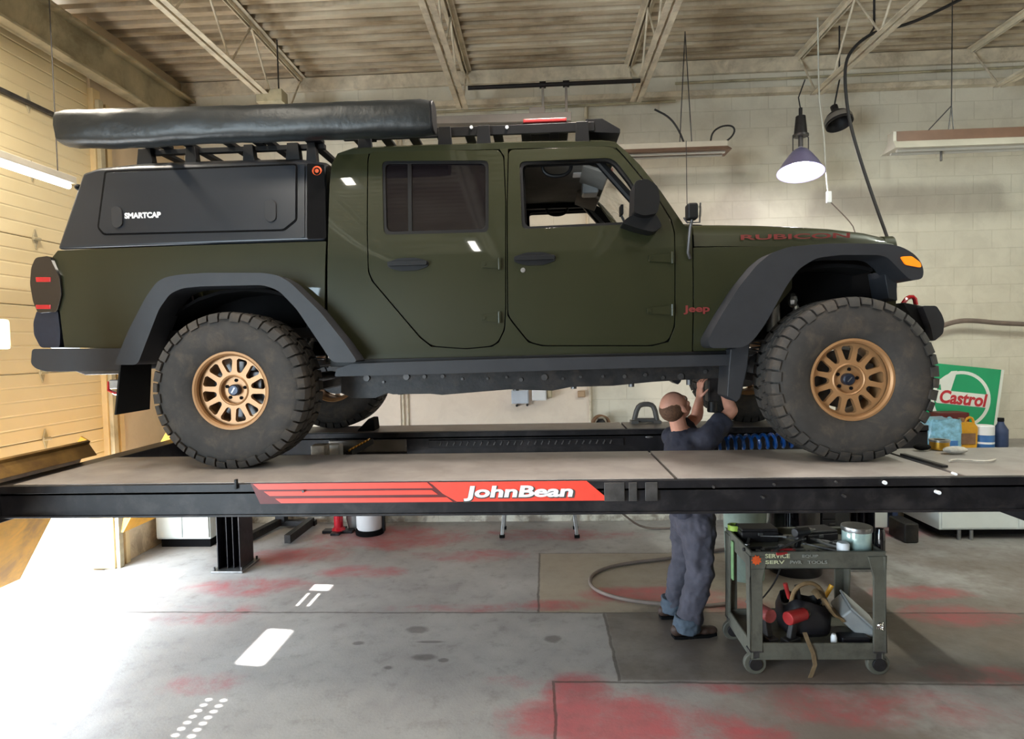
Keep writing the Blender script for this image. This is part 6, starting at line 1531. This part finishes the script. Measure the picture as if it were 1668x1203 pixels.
# bits on the near deck at the right
def ondeck(px, py): return at(px, py, Z=DT)
q = ondeck(1530, 731)
t = thing('brass_tin', 'round brass coloured tin on the deck behind the front tyre', 'tin', (q.x, q.y, DT))
MB().lathe([(.001, 0), (.05, 0), (.052, .01), (.052, .045), (.001, .045)], (q.x, q.y, DT), (0, 0, 1), 28).build('tin_body', 'brass', t)
MB().lathe([(.030, .045), (.055, .046), (.055, .058), (.030, .058)], (q.x, q.y, DT), (0, 0, 1), 28).build('rim', 'steel', t)
q = ondeck(1502, 733); tag(MB().ell((q.x, q.y, DT+.02), (.05, .03, .02)).build('rubber_block', 'black_inner'), 'black rubber block on the deck left of the brass tin', 'block')
q = ondeck(1572, 752)
for k in range(3):
    P_ = [Vector((q.x-.08+.05*j, q.y+.03*math.sin(j*1.4+k*2), DT+.008)) for j in range(6)]
    if k == 0: tag(MB().tube(P_, .006, 6, smooth=2).build('wire_loop', 'rag'), 'thin pale wire lying loose on the deck at the right', 'wire')
q = ondeck(1556, 738); tag(MB().ell((q.x, q.y, DT+.02), (.07, .035, .022), 12, 8).build('rag', 'rag'), 'crumpled pale rag on the deck right of the brass tin', 'rag')
q0, q1 = ondeck(1470, 742), ondeck(1540, 762)
tag(MB().bar((q0.x, q0.y, DT+.008), (q1.x, q1.y, DT+.008), .03, .014).build('pry_bar', 'chassis', bevel=.003), 'long dark bar lying across the deck at the front wheel', 'bar')

# ------------------------------------------------------------------ overhead
hz_ = 4.545
p0_, p1_ = at(762, 134, Z=4.548), at(1043, 124, Z=4.548); PY = 6.02
x0, x1 = at(762, 134, Y=PY).x, at(1043, 124, Y=PY).x; zp = 4.54
t = thing('hanging_pipe', 'black steel pipe slung under two roof joists above the cab', 'pipe', ((x0+x1)/2, PY, zp))
MB().cyl((x0, PY, zp), (x1, PY, zp), .020, n=14).build('pipe', 'black_pipe', t)
rx0, rx1 = at(884, 140, Y=PY).x, at(922, 138, Y=PY).x
for x in (rx0, rx1): MB().cyl((x-.03, PY, zp), (x+.03, PY, zp), .032, n=14).build('clamp', 'black_pipe', t)
for x in (rx0, rx1): MB().box(x-.012, x+.012, PY-.012, PY+.012, at(x and 900, 190, Y=PY).z, zp-.02).build('hanger_rod', 'fixture_grey', t, bevel=.002)
fa, fb = at(700, 212, Y=PY), at(930, 192, Y=PY); zf = fb.z
t = thing('strip_light', 'long grey unlit strip light hung by two rods from the black pipe', 'light fixture', ((fa.x+fb.x)/2, PY, zf-.06))
MB().prism([(fa.x-.35, zf-.02), (fb.x, zf-.05), (fb.x, zf+.035), (fa.x-.35, zf+.045)], None, fxz(PY-.07), 0, .14).build('housing', 'fixture_grey', t, bevel=.004)
MB().box(at(862, 180, Y=PY).x, at(888, 180, Y=PY).x, PY-.05, PY+.05, zf+.035, zf+.10).build('junction_box', 'fixture_grey', t, bevel=.004)
MB().cyl((fa.x-.3, PY, zf-.06), (fb.x-.02, PY, zf-.06), .016, n=12).build('tube', 'tube_off', t)
def wallfixture(px0, px1, py0, py1, Y, label, up_=True):
    a_, c_ = at(px0, py1, Y=Y), at(px1, py0, Y=Y); z0 = (at(px0, py1, Y=Y).z+at(px1, py1, Y=Y).z)/2; z1 = z0+(py1-py0)*.001*Y
    t = thing('shop_light', label, 'light fixture', ((a_.x+c_.x)/2, Y, z0))
    MB().box(a_.x, c_.x, Y-.05, Y+.05, z0+(z1-z0)*.45, z1).build('housing', 'fixture_white', t, bevel=.004)
    MB().loft([[(a_.x-.02, Y-.13, z0), (a_.x-.02, Y+.13, z0), (a_.x, Y+.05, z0+(z1-z0)*.5), (a_.x, Y-.05, z0+(z1-z0)*.5)], [(c_.x+.02, Y-.13, z0), (c_.x+.02, Y+.13, z0), (c_.x, Y+.05, z0+(z1-z0)*.5), (c_.x, Y-.05, z0+(z1-z0)*.5)]]).build('reflector', 'fixture_brown' if up_ else 'fixture_white', t, bevel=.002)
    for s_ in (-.05, .05): MB().cyl((a_.x+.03, Y+s_, z0-.005), (c_.x-.03, Y+s_, z0-.005), .016, n=10).build('tube', 'tube_off', t)
    return t, a_.x, c_.x, z0, z1
t, xa_, xc_, z0, z1 = wallfixture(985, 1183, 235, 252, 6.35, 'cream and brown shop light hanging just behind the windshield')
def chain(t, p0, p1, n_='chain', r_=.005, m='dark_steel'): MB().tube([p0, p1], r_, 6).build(n_, m, t)
xx = at(1117, 232, Y=6.35).x; top_ = at(1117, 172, Y=6.35)
chain(t, (xx-.06, 6.35, z1), (top_.x, 6.35, 5.14)); chain(t, (xx+.06, 6.35, z1), (top_.x, 6.35, 5.14))
P_ = [at(px, py, Y=6.35) for px, py in ((1066, 178), (1090, 190), (1105, 210), (1114, 232))]; 
MB().tube(P_, .010, 8, smooth=2).build('power_cord', 'cable_black', t)
P_ = [at(px, py, Y=6.35) for px, py in ((1157, 234), (1160, 215), (1175, 205), (1192, 204), (1198, 212), (1190, 226), (1170, 236))]
MB().tube(P_, .009, 8, smooth=2).build('cord_loop', 'cable_black', t)
t, xa_, xc_, z0, z1 = wallfixture(1450, 1700, 214, 243, 6.0, 'long grey brown shop light hanging at the far right in front of the back wall', False)
MB().box(xa_+.03, xc_, 5.942, 5.952, z0+(z1-z0)*.42, z1-.004).build('side_panel', 'fixture_brown', t)
q = at(1550, 172, Y=6.0)
for px in (1510, 1545, 1553): x = at(px, 212, Y=6.0).x; chain(t, (x, 6.0, z1), q)
chain(t, q, (q.x, 6.0, 5.14)); x = at(1533, 250, Y=6.0).x; MB().cyl((x, 6.0, z0-.10), (x, 6.0, z0), .010, n=8).build('pull_rod', 'dark_steel', t)
# lit lamp
LY = 6.25; lc = at(1304, 262, Y=LY); d_ = Vector((-.10, -.22, -1)).normalized()
t = thing('pendant_lamp', 'lit hanging work lamp with violet grey conical shade near the back wall', 'lamp', at(1300, 180, Y=LY))
ltop = lc-d_*.13
MB().lathe([(.03, -.0), (.075, .03), (.12, .09), (.165, .16), (.212, .25), (.217, .255), (.207, .25), (.155, .155), (.11, .088), (.065, .03)], ltop, d_, 40).build('lamp_shade', 'reflector', t)
MB().ell(ltop+d_*.165, (.075, .075, .10), 20, 14, Matrix.Rotation(.22, 3, 'X')).build('bulb', 'bulb_lit', t)
MB().lathe([(.001, .238), (.205, .240)], ltop, d_, 40).build('lens', 'lamp_lens', t) if False else None
nt = ltop-d_*.02
for s_ in (-1, 1): MB().tube([nt+Vector((s_*.075, 0, -.06)), nt+Vector((s_*.075, 0, .09)), nt+Vector((s_*.02, 0, .12))], .006, 8).build('yoke', 'dark_steel', t)
b = MB().cyl(nt+Vector((0, 0, .0)), nt+Vector((0, 0, .12)), .022, n=14); b.cyl(nt+Vector((0, 0, .10)), nt+Vector((0, 0, .12)), .075, n=20); b.build('socket', 'dark_steel', t)
b = MB().cyl(nt+Vector((0, 0, .12)), nt+Vector((-.0, 0, .30)), .062, .045, 18); b.cyl(nt+Vector((0, 0, .30)), nt+Vector((0, 0, .38)), .018, n=10); b.build('ballast', 'tool_dark', t, bevel=.006)
MB().tube([nt+Vector((0, 0, .36)), nt+Vector((-.02, 0, .48)), (nt.x+.03, LY, 4.58)], .006, 6).build('hang_cord', 'cable_black', t)
lp = light('pendant_lamp_glow', 'POINT', ltop+d_*.30, 18, (1.0, .97, 1.0)); lp.data.shadow_soft_size = .08
# unlit round lamp
q = at(1365, 194, Y=6.45); d2 = Vector((.10, -.35, -.95)).normalized()
t = thing('round_lamp', 'unlit dark round bowl lamp hanging right of the lit lamp', 'lamp', q)
MB().lathe([(.001, -.09), (.05, -.09), (.10, -.05), (.128, .0), (.130, .06), (.122, .06), (.118, .0), (.09, -.05)], q, d2, 32).build('lamp_shade', 'tool_dark', t)
MB().lathe([(.122, -.02), (.131, .0), (.131, .035), (.122, .04)], q, d2, 32).build('band', 'fixture_grey', t)
b = MB().cyl(q-d2*.08, q-d2*.16, .035, n=14); b.tube([q-d2*.15, (q.x-.01, 6.4, 4.62), (q.x-.01, 6.4, 5.2)], .008, 6); b.build('socket', 'tool_dark', t)
# white drop cord with inline switch
t = thing('drop_cord', 'thin white cord with a white inline switch hanging beside the lit lamp', 'cord', at(1342, 200, Y=6.2))
P_ = [at(1332, 100, Y=6.2)]; P_[0].z = 5.14; P_ += [at(px, py, Y=6.2) for px, py in ((1334, 152), (1336, 175), (1342, 215), (1344, 260), (1347, 300), (1349, 314))]
MB().tube(P_, .007, 6, smooth=2).build('cord', 'cable_white', t)
q = at(1350, 321, Y=6.2); MB().box(q.x-.022, q.x+.022, 6.18, 6.22, q.z-.055, q.z+.055).build('switch', 'white_plastic', t, bevel=.006)
P_ = [at(px, py, Y=6.2) for px, py in ((1352, 328), (1366, 342), (1382, 358), (1394, 375))]; P_.append(P_[-1]+Vector((.05, .0, -.5)))
MB().tube(P_, .005, 6, smooth=2).build('cord', 'hose_grey', t)
# black cable from the joist down in front of the hood
P_ = [at(px, py, Y=5.5) for px, py in ((1620, -30), (1540, 12), (1480, 40), (1430, 50), (1408, 62), (1390, 78), (1378, 98), (1376, 130), (1380, 175), (1388, 215), (1402, 262), (1418, 310), (1432, 350), (1446, 388), (1462, 440))]
tag(MB().tube(P_, .0135, 8, smooth=2).build('overhead_cable', 'cable_black'), 'long black cable hanging from the roof joists down behind the front of the hood', 'cable')
P_ = [at(px, py, Y=5.6) for px, py in ((1424, -20), (1424, 45), (1416, 58))]
tag(MB().tube(P_, .010, 8).build('cable_drop', 'cable_black'), 'short dark cable dropping from the deck beside the roof joist right of the lamps', 'cable')
# conduit runs along the wall top
for (Y, z, px0, px1, lb) in ((7.0, 4.90, 1100, 1700, 'thin dark pipe run along the top of the back wall at the right'), (6.98, 4.68, 520, 1100, 'thin pipe run along the wall top above the cab roof')):
    x0, x1 = at(px0, 150, Y=Y).x, at(px1, 150, Y=Y).x
    tag(MB().cyl((x0, Y, z), (x1, Y, z+.02), .014, n=10).build('pipe_run', 'beam_paint'), lb, 'pipe', 'pipes along the wall top')
# junction box on the joist above the awning
q = at(445, 163, Y=6.1); o = MB().box(q.x-.13, q.x+.13, 6.0, 6.15, q.z-.05, q.z+.07).build('junction_box', 'beam_paint', bevel=.006); tag(o, 'grey green junction box under the joist above the middle of the awning', 'junction box')
b = MB().cyl((q.x+.06, 6.1, q.z), (q.x+.06, 6.1, 5.12), .008, n=6); tag(b.build('hanger_rod', 'dark_steel'), 'thin threaded rod rising from the junction box to the roof deck', 'rod')
# lit tube light on the left door side
TY0, TY1 = 3.6, 4.62; TX = -3.55
a_ = at(112, 303, X=TX); TZ = a_.z
t = thing('tube_light', 'glowing bluish white tube light in front of the garage door at the left', 'light fixture', (TX, a_.y-.6, TZ))
MB().box(TX-.05, TX+.05, a_.y-1.25, a_.y+.02, TZ+.02, TZ+.07).build('housing', 'fixture_white', t, bevel=.004)
MB().cyl((TX, a_.y-1.2, TZ), (TX, a_.y, TZ), .022, n=14).build('tube', 'tube_lit', t)
for dy in (-1.1, -.1): MB().tube([(TX, a_.y+dy, TZ+.07), (TX, a_.y+dy, 5.1)], .004, 6).build('hanging_wire', 'dark_steel', t)
# housings for the ceiling lamps added out of frame to carry the shop lighting
for k, (fx, fy) in enumerate(FIXT):
    t = thing('added_ceiling_fixture', 'added unseen cream ceiling tube fixture '+['over the left side of the near runway', 'over the right side of the near runway', 'above the middle of the cab roof', 'above the left garage door end of the truck bed', 'above the hood of the truck', 'far behind the camera at the left', 'far behind the camera at the right'][k], 'light fixture', (fx, fy, 4.52), 'added ceiling tube fixtures')
    MB().box(fx-.10, fx+.10, fy-.64, fy+.64, 4.53, 4.60).build('housing', 'fixture_white', t, bevel=.005)
    MB().cyl((fx, fy-.6, 4.60), (fx, fy-.6, 5.14), .006, n=6).cyl((fx, fy+.6, 4.60), (fx, fy+.6, 5.14), .006, n=6).build('hanger', 'dark_steel', t)
